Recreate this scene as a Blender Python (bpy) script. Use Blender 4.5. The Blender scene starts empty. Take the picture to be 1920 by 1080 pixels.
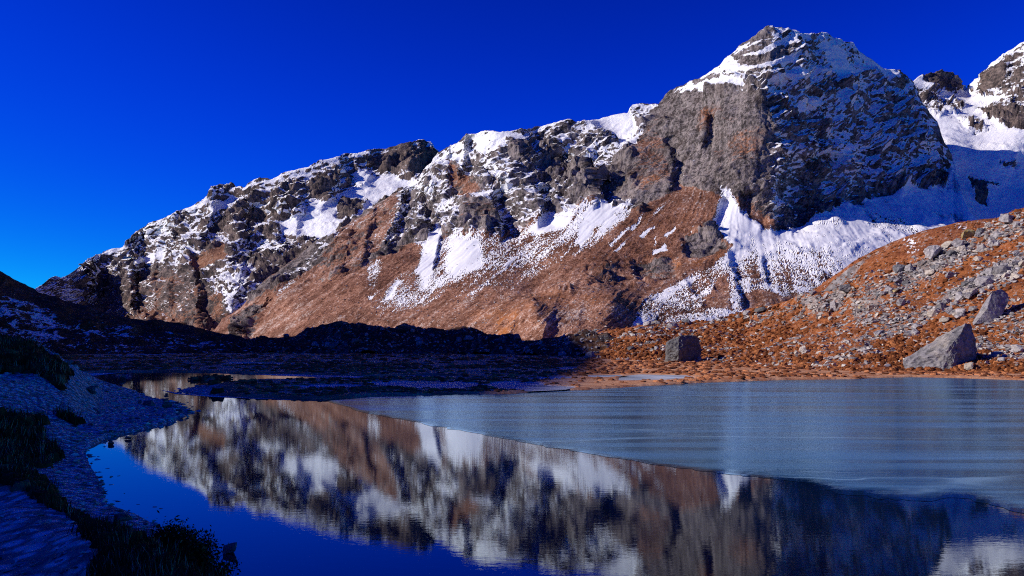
import bpy, bmesh, math, random
import numpy as np
from concurrent.futures import ThreadPoolExecutor
from mathutils import Vector

# ------------------------------------------------------------------ camera, sky, sun, exposure
F, CX, HY, EYE = 1600.0, 960.0, 645.0, 3.2      # focal length in photo pixels, centre column, horizon row, eye height
scene = bpy.context.scene
cam_d = bpy.data.cameras.new("camera")
cam_d.sensor_width = 36.0
cam_d.lens = 36.0 * F / 1920.0
cam_d.shift_y = (HY - 540.0) / 1920.0
cam_d.clip_start = 0.1
cam_d.clip_end = 20000.0
cam = bpy.data.objects.new("camera", cam_d)
scene.collection.objects.link(cam)
cam.location = (0, 0, EYE)
cam.rotation_euler = (math.radians(90), 0, 0)
scene.camera = cam

SUN_EL = math.radians(28.0)
SUN_AZ = math.radians(93.0)        # measured from straight ahead towards the left
sun_dir = Vector((-math.sin(SUN_AZ) * math.cos(SUN_EL), math.cos(SUN_AZ) * math.cos(SUN_EL), math.sin(SUN_EL)))
world = bpy.data.worlds.new("World")
scene.world = world
world.use_nodes = True
wn = world.node_tree.nodes
wl = world.node_tree.links
wn.clear()
sky = wn.new("ShaderNodeTexSky")
sky.sky_type = 'NISHITA'
sky.sun_disc = False
sky.sun_elevation = SUN_EL
sky.sun_rotation = -SUN_AZ
sky.altitude = 4200
sky.air_density = 1.0
sky.dust_density = 0.0
sky.ozone_density = 6.0
gam = wn.new("ShaderNodeGamma")
gam.inputs[1].default_value = 2.1
sep = wn.new("ShaderNodeSeparateColor")
com = wn.new("ShaderNodeCombineColor")


def wmath(op, x, k):
    n = wn.new("ShaderNodeMath")
    n.operation = op
    wl.new(x, n.inputs[0])
    if k is not None:
        n.inputs[1].default_value = k
    return n.outputs[0]


bg = wn.new("ShaderNodeBackground")
bg.inputs[1].default_value = 0.05
SKY = bg.inputs[1].default_value
wo = wn.new("ShaderNodeOutputWorld")
wl.new(sky.outputs[0], gam.inputs[0])
wl.new(gam.outputs[0], sep.inputs[0])
wl.new(wmath('MULTIPLY', sep.outputs[0], 0.012), com.inputs[0])
wl.new(wmath('MULTIPLY', sep.outputs[1], 0.29), com.inputs[1])
sh = wn.new("ShaderNodeMath")        # film shoulder of the blue
sh.operation = 'ADD'
wl.new(wmath('MULTIPLY', wmath('TANH', wmath('MULTIPLY', sep.outputs[2], SKY / 0.72), None), 0.74 / SKY), sh.inputs[0])
wl.new(wmath('MULTIPLY', sep.outputs[2], 0.07), sh.inputs[1])
wl.new(sh.outputs[0], com.inputs[2])
wl.new(com.outputs[0], bg.inputs[0])
wl.new(bg.outputs[0], wo.inputs[0])

sun_d = bpy.data.lights.new("sun", 'SUN')
sun_d.energy = 5.0
sun_d.angle = math.radians(0.5)
sun_d.color = (1.0, 0.90, 0.80)
sun = bpy.data.objects.new("sun", sun_d)
scene.collection.objects.link(sun)
sun.rotation_euler = (-sun_dir).to_track_quat('-Z', 'Y').to_euler()
sun.location = (-300, -100, 400)

scene.view_settings.view_transform = 'Standard'
scene.view_settings.look = 'None'
scene.view_settings.exposure = 0.0
scene.view_settings.gamma = 1.0
scene.cycles.use_denoising = False
scene.cycles.filter_width = 1.1
scene.cycles.max_bounces = 5
scene.cycles.diffuse_bounces = 2
scene.cycles.glossy_bounces = 3
scene.cycles.transmission_bounces = 2
scene.cycles.sample_clamp_indirect = 2.0
scene.cycles.caustics_reflective = False
scene.cycles.caustics_refractive = False

rng = np.random.default_rng(11)
random.seed(11)
C = scene.collection

# ------------------------------------------------------------------ numeric helpers
_perm = rng.permutation(512).astype(np.int32)
_perm = np.concatenate([_perm, _perm])
_g = rng.normal(size=(512, 3)).astype(np.float32)
_g /= np.linalg.norm(_g, axis=1)[:, None]


_pool = ThreadPoolExecutor(4)


def noise3(p):
    """gradient noise, p (...,3) -> about -1..1"""
    p = np.asarray(p, np.float32)
    q = p.reshape(-1, 3)
    if len(q) <= 20000:
        return _noise3(q).reshape(p.shape[:-1])
    return np.concatenate(list(_pool.map(_noise3, np.array_split(q, len(q) // 16000 + 1)))).reshape(p.shape[:-1])


def _noise3(p):
    i = np.floor(p).astype(np.int32)
    f = p - i
    i &= 511
    u = f * f * f * (f * (f * 6 - 15) + 10)
    out = None
    x0, y0, z0 = i[..., 0], i[..., 1], i[..., 2]
    res = 0
    for dx in (0, 1):
        wx = u[..., 0] if dx else 1 - u[..., 0]
        hx = _perm[(x0 + dx) & 511]
        for dy in (0, 1):
            wy = u[..., 1] if dy else 1 - u[..., 1]
            hy = _perm[(hx + y0 + dy) & 511]
            for dz in (0, 1):
                wz = u[..., 2] if dz else 1 - u[..., 2]
                g = _g[_perm[(hy + z0 + dz) & 511]]
                d = g[..., 0] * (f[..., 0] - dx) + g[..., 1] * (f[..., 1] - dy) + g[..., 2] * (f[..., 2] - dz)
                res = res + wx * wy * wz * d
    return res * 1.6


def fbm(p, oct=4, gain=0.5, lac=2.03):
    a, s, r = 1.0, 0.0, 0
    q = np.asarray(p, np.float32)
    for k in range(oct):
        r = r + a * noise3(q + 17.3 * k)
        s += a
        a *= gain
        q = q * lac
    return r / s


def ridged(p, oct=5, gain=0.55, lac=2.07):
    a, s, r = 1.0, 0.0, 0
    q = np.asarray(p, np.float32)
    w = 1.0
    for k in range(oct):
        n = 1 - np.abs(noise3(q + 31.7 * k)) * 1.3
        n = np.clip(n, 0, 1) ** 2 * w
        r = r + a * n
        w = np.clip(n * 1.6, 0, 1)
        s += a
        a *= gain
        q = q * lac
    return r / s


def sstep(a, b, x):
    t = np.clip((x - a) / (b - a), 0, 1)
    return t * t * (3 - 2 * t)


def tps(ctrl, px, py, lam=0.0):
    c = np.array(ctrl, float)
    X = c[:, :2] / 200.0
    v = np.log(c[:, 2])
    n = len(c)

    def U(r2):
        return 0.5 * r2 * np.log(r2 + 1e-12)
    d2 = ((X[:, None] - X[None]) ** 2).sum(-1)
    A = np.zeros((n + 3, n + 3))
    A[:n, :n] = U(d2) + lam * np.eye(n)
    A[:n, n] = 1
    A[:n, n + 1:] = X
    A[n:, :n] = A[:n, n:].T
    w = np.linalg.solve(A, np.concatenate([v, np.zeros(3)]))
    qx, qy = px / 200.0, py / 200.0
    r = w[n] + w[n + 1] * qx + w[n + 2] * qy
    for k in range(n):
        r = r + w[k] * U((qx - X[k, 0]) ** 2 + (qy - X[k, 1]) ** 2)
    return np.exp(r)


def poly_sd(poly, x, y):
    """signed distance to a closed polygon, positive inside"""
    x, y = np.broadcast_arrays(np.asarray(x, np.float32), np.asarray(y, np.float32))
    n = x.size // 16000 + 1
    r = _pool.map(lambda ab: _poly_sd(poly, *ab), zip(np.array_split(x.ravel(), n), np.array_split(y.ravel(), n)))
    return np.concatenate(list(r)).reshape(x.shape)


def _poly_sd(poly, x, y):
    poly = np.asarray(poly, float)
    d = np.full(np.shape(x), 1e18, np.float32)
    inside = np.zeros(np.shape(x), bool)
    n = len(poly)
    for k in range(n):
        ax, ay = poly[k]
        bx, by = poly[(k + 1) % n]
        ex, ey = bx - ax, by - ay
        wx, wy = x - ax, y - ay
        t = np.clip((wx * ex + wy * ey) / (ex * ex + ey * ey + 1e-12), 0, 1)
        d = np.minimum(d, (wx - t * ex) ** 2 + (wy - t * ey) ** 2)
        c = ((ay > y) != (by > y)) & (x < (bx - ax) * (y - ay) / (by - ay + 1e-12) + ax)
        inside ^= c
    d = np.sqrt(d)
    return np.where(inside, d, -d)


def rib_offset(line, A, w, px, py):
    """an arete along a line drawn downwards: the ground right of it falls back"""
    line = np.asarray(line, float)
    best = np.full(px.shape, 1e9)
    sg = np.zeros(px.shape)
    end = np.zeros(px.shape)
    for k in range(len(line) - 1):
        a, b = line[k], line[k + 1]
        e = b - a
        L = math.hypot(*e)
        wx, wy = px - a[0], py - a[1]
        t = (wx * e[0] + wy * e[1]) / (L * L)
        tc = np.clip(t, 0, 1)
        d = np.hypot(wx - tc * e[0], wy - tc * e[1])
        cr = (wx * e[1] - wy * e[0]) / L
        ov = np.zeros(px.shape)
        if k == 0:
            ov = np.where(t < 0, -t * L, ov)
        if k == len(line) - 2:
            ov = np.where(t > 1, (t - 1) * L, ov)
        m = d < best
        best = np.where(m, d, best)
        sg = np.where(m, cr, sg)
        end = np.where(m, ov, end)
    u = np.clip(sg, 0, None) / w
    return A * u * np.exp(1 - u) * np.exp(-(end / (0.8 * w)) ** 2)


def W(px, py, Y):
    px, py, Y = np.broadcast_arrays(np.asarray(px, float), np.asarray(py, float), np.asarray(Y, float))
    return np.stack([(px - CX) / F * Y, Y, EYE + (HY - py) / F * Y], -1)


def G(px, py, z=0.0):
    """photo pixel -> point on the level z"""
    Y = (EYE - z) * F / (py - HY)
    return ((px - CX) / F * Y, Y)


def curve(pts):
    p = np.array(pts, float)
    return lambda x: np.interp(x, p[:, 0], p[:, 1])


def normals(P):
    du = np.gradient(P, axis=1)
    dv = np.gradient(P, axis=0)
    n = np.cross(du, dv)
    n /= np.linalg.norm(n, axis=-1, keepdims=True) + 1e-9
    return n


# ------------------------------------------------------------------ mesh helpers
def mesh_from(name, verts, loops, counts, mat, smooth=True, attrs=None):
    me = bpy.data.meshes.new(name)
    verts = np.ascontiguousarray(verts, np.float32)
    loops = np.ascontiguousarray(loops, np.int32).ravel()
    counts = np.ascontiguousarray(counts, np.int32)
    me.vertices.add(len(verts))
    me.vertices.foreach_set("co", verts.ravel())
    me.loops.add(len(loops))
    me.loops.foreach_set("vertex_index", loops)
    me.polygons.add(len(counts))
    st = np.concatenate([[0], np.cumsum(counts)[:-1]]).astype(np.int32)
    me.polygons.foreach_set("loop_start", st)
    me.polygons.foreach_set("loop_total", counts)
    me.polygons.foreach_set("use_smooth", np.full(len(counts), smooth, bool))
    me.update(calc_edges=True)
    if attrs:
        for k, v in attrs.items():
            a = me.attributes.new(k, 'FLOAT', 'POINT')
            a.data.foreach_set("value", np.ascontiguousarray(v, np.float32).ravel())
    if mat:
        me.materials.append(mat)
    return me


def grid_obj(name, P, mat, attrs=None, smooth=True):
    n, m = P.shape[:2]
    idx = np.arange(n * m).reshape(n, m)
    q = np.stack([idx[:-1, :-1], idx[:-1, 1:], idx[1:, 1:], idx[1:, :-1]], -1).reshape(-1, 4)
    me = mesh_from(name, P.reshape(-1, 3), q, np.full(len(q), 4), mat, smooth, attrs)
    o = bpy.data.objects.new(name, me)
    C.objects.link(o)
    return o


def struct(o):
    o["kind"] = "structure"
    return o


def tag(o, label, cat, group=None):
    o["label"] = label
    o["category"] = cat
    if group:
        o["group"] = group
    return o


# ------------------------------------------------------------------ material helpers
class NT:
    def __init__(self, name):
        self.m = bpy.data.materials.new(name)
        self.m.use_nodes = True
        self.t = self.m.node_tree
        self.t.nodes.clear()
        self.out = self.t.nodes.new("ShaderNodeOutputMaterial")
        self.pos = self.t.nodes.new("ShaderNodeNewGeometry").outputs["Position"]

    def link(self, a, b):
        self.t.links.new(a, b)

    def val(self, sock, v):
        if hasattr(v, "is_linked") or isinstance(v, bpy.types.NodeSocket):
            self.link(v, sock)
        else:
            sock.default_value = v

    def attr(self, n):
        a = self.t.nodes.new("ShaderNodeAttribute")
        a.attribute_name = n
        return a.outputs["Fac"]

    def mapping(self, scale=(1, 1, 1), rot=(0, 0, 0), src=None):
        n = self.t.nodes.new("ShaderNodeMapping")
        self.link(src or self.pos, n.inputs[0])
        n.inputs["Scale"].default_value = scale
        n.inputs["Rotation"].default_value = rot
        return n.outputs[0]

    def noise(self, vec, scale, detail=4, rough=0.6, dist=0.0):
        n = self.t.nodes.new("ShaderNodeTexNoise")
        self.link(vec or self.pos, n.inputs["Vector"])
        n.inputs["Scale"].default_value = scale
        n.inputs["Detail"].default_value = detail
        n.inputs["Roughness"].default_value = rough
        n.inputs["Distortion"].default_value = dist
        return n.outputs[0]

    def voro(self, vec, scale, feature='F1', out=0, rand=1.0):
        n = self.t.nodes.new("ShaderNodeTexVoronoi")
        n.feature = feature
        self.link(vec or self.pos, n.inputs["Vector"])
        n.inputs["Scale"].default_value = scale
        n.inputs["Randomness"].default_value = rand
        return n.outputs[out]

    def math(self, op, a, b=None, c=None):
        n = self.t.nodes.new("ShaderNodeMath")
        n.operation = op
        self.val(n.inputs[0], a)
        if b is not None:
            self.val(n.inputs[1], b)
        if c is not None:
            self.val(n.inputs[2], c)
        return n.outputs[0]

    def ramp(self, x, a, b, lo=0.0, hi=1.0):
        n = self.t.nodes.new("ShaderNodeMapRange")
        n.interpolation_type = 'SMOOTHSTEP'
        self.val(n.inputs[0], x)
        n.inputs[1].default_value = a
        n.inputs[2].default_value = b
        n.inputs[3].default_value = lo
        n.inputs[4].default_value = hi
        return n.outputs[0]

    def mix(self, f, a, b, mode='MIX'):
        n = self.t.nodes.new("ShaderNodeMix")
        n.data_type = 'RGBA'
        n.blend_type = mode
        self.val(n.inputs[0], f)
        for s, v in ((n.inputs[6], a), (n.inputs[7], b)):
            if isinstance(v, tuple):
                s.default_value = (*v, 1.0) if len(v) == 3 else v
            else:
                self.link(v, s)
        return n.outputs[2]

    def bump(self, h, strength, dist, normal=None):
        n = self.t.nodes.new("ShaderNodeBump")
        n.inputs["Strength"].default_value = strength
        n.inputs["Distance"].default_value = dist
        self.link(h, n.inputs["Height"])
        if normal:
            self.link(normal, n.inputs["Normal"])
        return n.outputs[0]

    def bsdf(self, col, rough=0.9, normal=None, spec=0.2, **kw):
        n = self.t.nodes.new("ShaderNodeBsdfPrincipled")
        if isinstance(col, tuple):
            n.inputs["Base Color"].default_value = (*col, 1)
        else:
            self.link(col, n.inputs["Base Color"])
        self.val(n.inputs["Roughness"], rough)
        n.inputs["Specular IOR Level"].default_value = spec
        if normal:
            self.link(normal, n.inputs["Normal"])
        for k, v in kw.items():
            self.val(n.inputs[k], v)
        self.link(n.outputs[0], self.out.inputs[0])
        return n.outputs[0]


def mirror(t, body, rough, normal, tint, ior):
    """a clear surface: tinted mirror over a body colour, mixed by the Fresnel law"""
    n = t.t.nodes
    dif = n.new("ShaderNodeBsdfDiffuse")
    glo = n.new("ShaderNodeBsdfGlossy")
    fre = n.new("ShaderNodeFresnel")
    mx = n.new("ShaderNodeMixShader")
    if isinstance(body, tuple):
        dif.inputs[0].default_value = (*body, 1)
    else:
        t.link(body, dif.inputs[0])
    glo.inputs[0].default_value = (*tint, 1)
    t.val(glo.inputs["Roughness"], rough)
    fre.inputs[0].default_value = ior
    for nd in (dif, glo, fre):
        t.link(normal, nd.inputs["Normal"])
    t.link(fre.outputs[0], mx.inputs[0])
    t.link(dif.outputs[0], mx.inputs[1])
    t.link(glo.outputs[0], mx.inputs[2])
    t.link(mx.outputs[0], t.out.inputs[0])


def mat_terrain(name, unit, rockA, rockB, grassA, grassB, snowc=(0.86, 0.87, 0.9), speck=0.5, bump=1.0, stone=(0.42, 0.38, 0.36)):
    """rock / dry grass / snow by vertex attributes, broken up by noise of about `unit` metres"""
    t = NT(name)
    a_s, a_g, a_o, a_t = t.attr("snow"), t.attr("grass"), t.attr("ochre"), t.attr("tone")
    fine = t.noise(None, 1.0 / unit, 4, 0.68)
    mid = t.noise(None, 0.10 / unit, 3, 0.6)
    strat = t.noise(t.mapping((0.16, 0.16, 0.75), (0, math.radians(-20), 0)), 1.0 / unit, 3, 0.65)
    tf = t.math('ADD', a_t, t.math('MULTIPLY', t.math('SUBTRACT', fine, 0.5), 0.9))
    rf = t.math('ADD', t.math('MULTIPLY', tf, 0.7), t.math('MULTIPLY', strat, 0.45))
    rock = t.mix(t.ramp(rf, 0.36, 0.80), rockA, rockB)
    rock = t.mix(t.ramp(mid, 0.45, 0.75, 0, 0.5), rock, (rockA[0] * 1.5, rockA[1] * 1.15, rockA[2] * 0.95))
    rock = t.mix(t.math('MULTIPLY', a_o, t.ramp(fine, 0.35, 0.6)), rock, (0.42, 0.15, 0.05))
    gr = t.mix(t.ramp(tf, 0.25, 0.75), grassA, grassB)
    gr = t.mix(t.ramp(mid, 0.4, 0.65, 0, 0.6), gr, tuple(c * 0.6 for c in grassA))
    gr = t.mix(t.math('MULTIPLY', a_o, 0.8), gr, (0.46, 0.17, 0.05))
    gr = t.mix(t.ramp(t.math('ADD', tf, t.math('MULTIPLY', mid, 0.15)), 0.70, 0.86, 0, speck), gr, stone)
    gr = t.mix(t.ramp(tf, 0.34, 0.18, 0, 0.75), gr, tuple(c * 0.22 for c in grassA))
    gm = t.ramp(t.math('ADD', a_g, t.math('MULTIPLY', t.math('SUBTRACT', fine, 0.5), 1.2)), 0.4, 0.6)
    base = t.mix(gm, rock, gr)
    sv = t.math('ADD', a_s, t.math('MULTIPLY', t.math('SUBTRACT', fine, 0.5), 0.7))
    sv = t.math('ADD', sv, t.math('MULTIPLY', t.math('MULTIPLY', t.math('SUBTRACT', strat, 0.5), 0.7), t.math('SUBTRACT', 1.0, t.ramp(a_g, 0.2, 0.8))))
    sm = t.ramp(sv, 0.46, 0.56)
    col = t.mix(sm, base, snowc)
    h = t.math('ADD', t.math('MULTIPLY', fine, 1.0), t.math('MULTIPLY', strat, 0.6))
    h = t.math('MULTIPLY', h, t.math('SUBTRACT', 1.0, t.math('MULTIPLY', t.ramp(a_s, 0.4, 0.75), t.ramp(a_g, 0.1, 0.7, 0.35, 0.9))))
    t.bsdf(col, 0.92, t.bump(h, 0.8 * bump, unit * 0.9), 0.12)
    return t.m


M_MOUNT = mat_terrain("mountain_rock_snow", 2.6, (0.042, 0.035, 0.034), (0.31, 0.262, 0.250), (0.185, 0.078, 0.046), (0.43, 0.23, 0.155), stone=(0.68, 0.60, 0.55))
M_FAR = mat_terrain("far_mountain_rock_snow", 3.6, (0.038, 0.032, 0.033), (0.24, 0.18, 0.155), (0.20, 0.09, 0.055), (0.34, 0.18, 0.11))
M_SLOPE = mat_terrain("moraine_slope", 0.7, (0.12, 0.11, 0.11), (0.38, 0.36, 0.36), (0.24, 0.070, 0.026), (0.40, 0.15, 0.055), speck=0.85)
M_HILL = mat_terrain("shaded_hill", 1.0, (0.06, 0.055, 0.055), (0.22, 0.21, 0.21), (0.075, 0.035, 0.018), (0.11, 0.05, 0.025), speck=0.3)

# ------------------------------------------------------------------ painted zone maps (where snow lies, where grass grows)


def zones(px, py, base, polys, warp):
    """polys: (points, value, feather) painted in order"""
    v = np.full(px.shape, base, float)
    x = px + warp[0]
    y = py + warp[1]
    for pts, val, fe in polys:
        sd = poly_sd(pts, x, y)
        m = sstep(-fe, fe, sd)
        v = v * (1 - m) + val * m
    return v


def backside(P, rows, drop, run):
    """continue a layer behind its crest so that it has a far side"""
    top = P[-1]
    d = top[:, :2] / np.linalg.norm(top[:, :2], axis=1, keepdims=True)
    out = []
    for k in range(1, rows + 1):
        s = (k / rows) ** 1.5 * run
        q = top.copy()
        q[:, :2] += d * s
        q[:, 2] -= s * drop
        q[:, 2] += 0.05 * s * fbm(q / (0.25 * run + 1), 3)
        q[:, 2] = np.maximum(q[:, 2], -3)
        out.append(q)
    return np.stack(out)


LAYERS = {}


def saw(u, sharp=0.72):
    fr = u - np.floor(u)
    return fr - sstep(sharp, 1.0, fr)


def tri(u):
    fr = u - np.floor(u)
    return np.where(fr < 0.65, fr / 0.65, (1 - fr) / 0.35)


def layer(name, px0, px1, step, rows, top, bot, ctrl, mat, snow, grass, ochre, rockamp, unit, ribs=(), smoothamp=0.15,
          strata=(-0.35, 0.0), ridge_px=2.0, snow_slope=1.0, back=(14, 0.8, 300), seed=0.0, ledge=1.0, top_fade=0.6, smooth=True,
          warpamp=9.0, fall=None, speck=0.3, joints=1.0, blob=0.085, lean=0.5, amp=None, drop_px=0.0):
    r = np.random.default_rng(int(seed) + 3)
    xs = np.arange(px0, px1 + step, step)
    tp = curve(top)(xs) + drop_px
    jit = fbm(np.stack([xs / 14.0, xs * 0 + seed, xs * 0], -1), 4, 0.65)
    tp = tp + jit * ridge_px
    bt = curve(bot)(xs)
    t = np.linspace(0, 1, rows)[:, None]
    PY = bt[None] + (tp - bt)[None] * t
    PX = np.broadcast_to(xs[None], PY.shape).copy()
    Yd = tps(ctrl, PX, PY)
    q0 = W(PX, PY, Yd) / (unit * 10) + seed
    wx = fbm(q0, 5, 0.6)
    wy = fbm(q0 + 57.1, 5, 0.6)
    for line, A, w in ribs:
        Yd = Yd + rib_offset(line, A, w, PX + wx * w * 0.55, PY + wy * w * 0.3)
    P = W(PX, PY, Yd)
    N = normals(P)
    N = N * np.sign((N * -P).sum(-1, keepdims=True))
    wx = wx * warpamp
    wy = wy * warpamp
    S = zones(PX, PY, *snow, (wx, wy))
    Gm = zones(PX, PY, *grass, (wx, wy))
    O = zones(PX, PY, *ochre, (wx * 2, wy * 2)) * np.clip(0.5 + 1.6 * fbm(q0 * 3.1 + 5, 4, 0.6), 0, 1) if ochre else np.zeros(PX.shape)
    rk = 1 - Gm * (1 - smoothamp)
    rk = rk * (1 - 0.8 * sstep(0.72, 0.95, S))       # snowfields are smoother than rock
    if amp:
        rk = rk * zones(PX, PY, 1.0, amp, (wx, wy))
    L = unit * 40
    sq = P
    d1 = ridged(sq / L + seed, 6, 0.58) - 0.45
    d2 = fbm(sq / (L * 0.35) + 9 + seed, 5, 0.62)
    wob = fbm(sq / (L * 0.6) + 3.3, 4) * L * 0.35
    wob2 = fbm(sq / (L * 0.2) + 8.1, 3) * L * 0.12
    qq = P[..., 2] + strata[0] * P[..., 0] + strata[1] * P[..., 1] + wob + wob2
    mod = np.clip(0.55 + 1.1 * fbm(sq / (L * 0.45) + 21, 3), 0.1, 1.6)
    led = (saw(qq / (L * 0.26)) * L * 0.065 + saw(qq / (L * 0.115)) * L * 0.034 + saw(qq / (L * 0.05), 0.6) * L * 0.018) * mod * ledge
    ja = P[..., 0] * 0.85 + P[..., 1] * 0.5 - P[..., 2] * lean + wob * 0.8 + wob2
    jb = P[..., 0] * 0.9 - P[..., 1] * 0.3 - P[..., 2] * lean * 0.7 - wob * 0.6 + wob2
    jnt = (tri(ja / (L * 0.40)) * L * 0.085 + tri(jb / (L * 0.17)) * L * 0.038 + tri(ja / (L * 0.075) + 0.4) * L * 0.017) * joints * np.clip(mod, 0.3, 1.2)
    disp = rk * rockamp * (d1 * L * blob + d2 * L * 0.03 + led * 1.25 + jnt * 1.3 - L * 0.06)
    disp = disp + fbm(sq / (L * 0.05) + 5, 3, 0.7) * L * 0.010 * (0.25 + rk) * rockamp * (1 - 0.75 * sstep(0.55, 0.85, S))
    st = np.zeros(PX.shape)
    if fall is not None:
        k = np.interp(PX, fall[0], fall[1])
        ac = PX + k * (PY - 470)
        al = PY - PX * 0.2
        st = fbm(np.stack([(ac + wx) / 13.0, al / 150.0, PX * 0 + seed], -1), 4, 0.62)
        disp = disp + st * L * 0.010 * (1 - rk)
    fade = 1 - (1 - top_fade) * sstep(0.90, 1.0, t)
    P = P + N * (disp * fade)[..., None]
    N2 = normals(P)
    N2 *= np.sign((N2 * -P).sum(-1, keepdims=True))
    nz = np.abs(N2[..., 2])
    base_nz = np.abs(N[..., 2])
    along = P[..., 0] + P[..., 1] * 0.6
    br = fbm(np.stack([along / (L * 0.16), (qq - 0.6 * wob2) / (L * 0.035), P[..., 1] / (L * 0.16)], -1) + 77 + seed, 4, 0.65)
    br2 = fbm(P / (L * 0.5) + 13 + seed, 3)
    wn_ = r.uniform(-1, 1, PX.shape)
    wn_ = wn_ + 0.6 * noise3(np.stack([PX / 3.1, PY / 2.4, PX * 0 + seed], -1))
    edge = 1 - np.abs(S - 0.5) * 1.1
    sv = 0.5 + (S - 0.5) * 1.35 + (nz - base_nz) * snow_slope * rk + br * 0.62 * (0.35 + 0.65 * rk) + br2 * 0.20
    sv = sv + (st * 0.85 + br2 * 0.3 + wn_ * speck) * (1 - rk) * np.clip(edge, 0.1, 1)
    sv = np.where(S < 0.01, -1, sv)
    tone = 0.5 + 0.30 * fbm(P / (L * 0.07) + 4, 3, 0.7) + 0.20 * wn_ + 0.36 * st + 0.20 * br2
    Gm = Gm + (nz - 0.6) * 0.8 + br2 * 0.3 + br * 0.15
    B = backside(P, *back)
    nb = B.shape[0]

    def ext(a):
        return np.concatenate([a, np.repeat(a[-1:], nb, 0)], 0)
    full = np.concatenate([P, B], 0)
    o = grid_obj(name, full, mat, dict(snow=ext(sv), grass=ext(Gm), ochre=ext(O), tone=ext(tone)), smooth)
    struct(o)
    LAYERS[name] = (PX, PY, P, N2)
    return o


# ------------------------------------------------------------------ the main massif (central wall, great peak, scree, snow fan, bench)
top_massif = [(395, 622), (403, 618), (417, 598), (453, 577), (490, 530), (540, 493), (582, 465), (610, 447), (660, 413), (710, 380), (753, 355),
              (792, 326), (812, 305), (822, 288), (835, 276), (855, 268), (875, 252), (893, 250), (912, 246), (924, 248), (940, 250), (970, 245),
              (1000, 241), (1060, 230), (1110, 225), (1150, 214), (1177, 212), (1184, 200), (1205, 195), (1234, 193), (1243, 181), (1256, 167),
              (1280, 158), (1310, 147), (1330, 134), (1352, 118), (1358, 108), (1372, 98), (1385, 85), (1410, 70), (1422, 62), (1436, 54), (1460, 52),
              (1478, 57), (1492, 60), (1515, 66), (1530, 64), (1541, 60), (1556, 63), (1565, 71), (1580, 75), (1602, 78), (1610, 92), (1632, 106),
              (1645, 116), (1660, 128), (1680, 132), (1697, 140), (1708, 150), (1722, 178), (1742, 206), (1758, 226), (1764, 244), (1770, 264), (1783, 290),
              (1788, 300), (1796, 335), (1806, 372), (1820, 400), (1850, 430)]
bot_massif = [(395, 660), (1850, 660)]
ctrl_massif = [
    (395, 655, 840), (460, 650, 760), (600, 650, 640), (760, 650, 570), (900, 650, 490), (1050, 655, 445), (1200, 655, 450), (1350, 655, 470), (1500, 655, 500), (1700, 655, 560), (1850, 655, 640),
    (403, 618, 850), (453, 577, 870), (490, 530, 890), (582, 465, 930), (660, 413, 960), (753, 355, 990), (822, 288, 1030),
    (520, 600, 745), (600, 560, 730), (640, 500, 790), (700, 560, 680), (720, 470, 790), (800, 560, 650), (800, 470, 760), (780, 400, 860),
    (900, 580, 560), (900, 500, 690), (900, 440, 770), (900, 360, 850), (900, 250, 960),
    (1000, 566, 500), (1000, 552, 570), (1050, 480, 690), (1030, 410, 770), (1050, 330, 860), (1050, 232, 960),
    (1150, 560, 500), (1160, 535, 580), (1160, 450, 700), (1170, 370, 790), (1160, 290, 880), (1160, 214, 990),
    (1000, 610, 462), (1150, 610, 462),
    (1236, 195, 1000), (1236, 300, 850), (1250, 380, 770), (1260, 470, 670), (1270, 560, 545), (1290, 600, 500),
    (1310, 147, 960), (1330, 250, 835), (1340, 340, 775), (1350, 410, 725), (1350, 480, 640),
    (1440, 54, 930), (1440, 150, 845), (1452, 250, 790), (1455, 340, 755), (1455, 425, 720), (1440, 500, 620), (1420, 570, 530),
    (1540, 60, 990), (1540, 160, 915), (1550, 260, 862), (1560, 370, 815), (1560, 430, 715), (1560, 500, 620),
    (1640, 116, 1040), (1640, 220, 965), (1650, 310, 915), (1650, 367, 875), (1650, 430, 745), (1650, 500, 640),
    (1710, 150, 1090), (1740, 260, 1010), (1750, 340, 960), (1740, 400, 830), (1740, 460, 720),
    (1785, 292, 1040), (1800, 360, 940), (1820, 410, 840), (1820, 500, 720),
]
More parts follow.
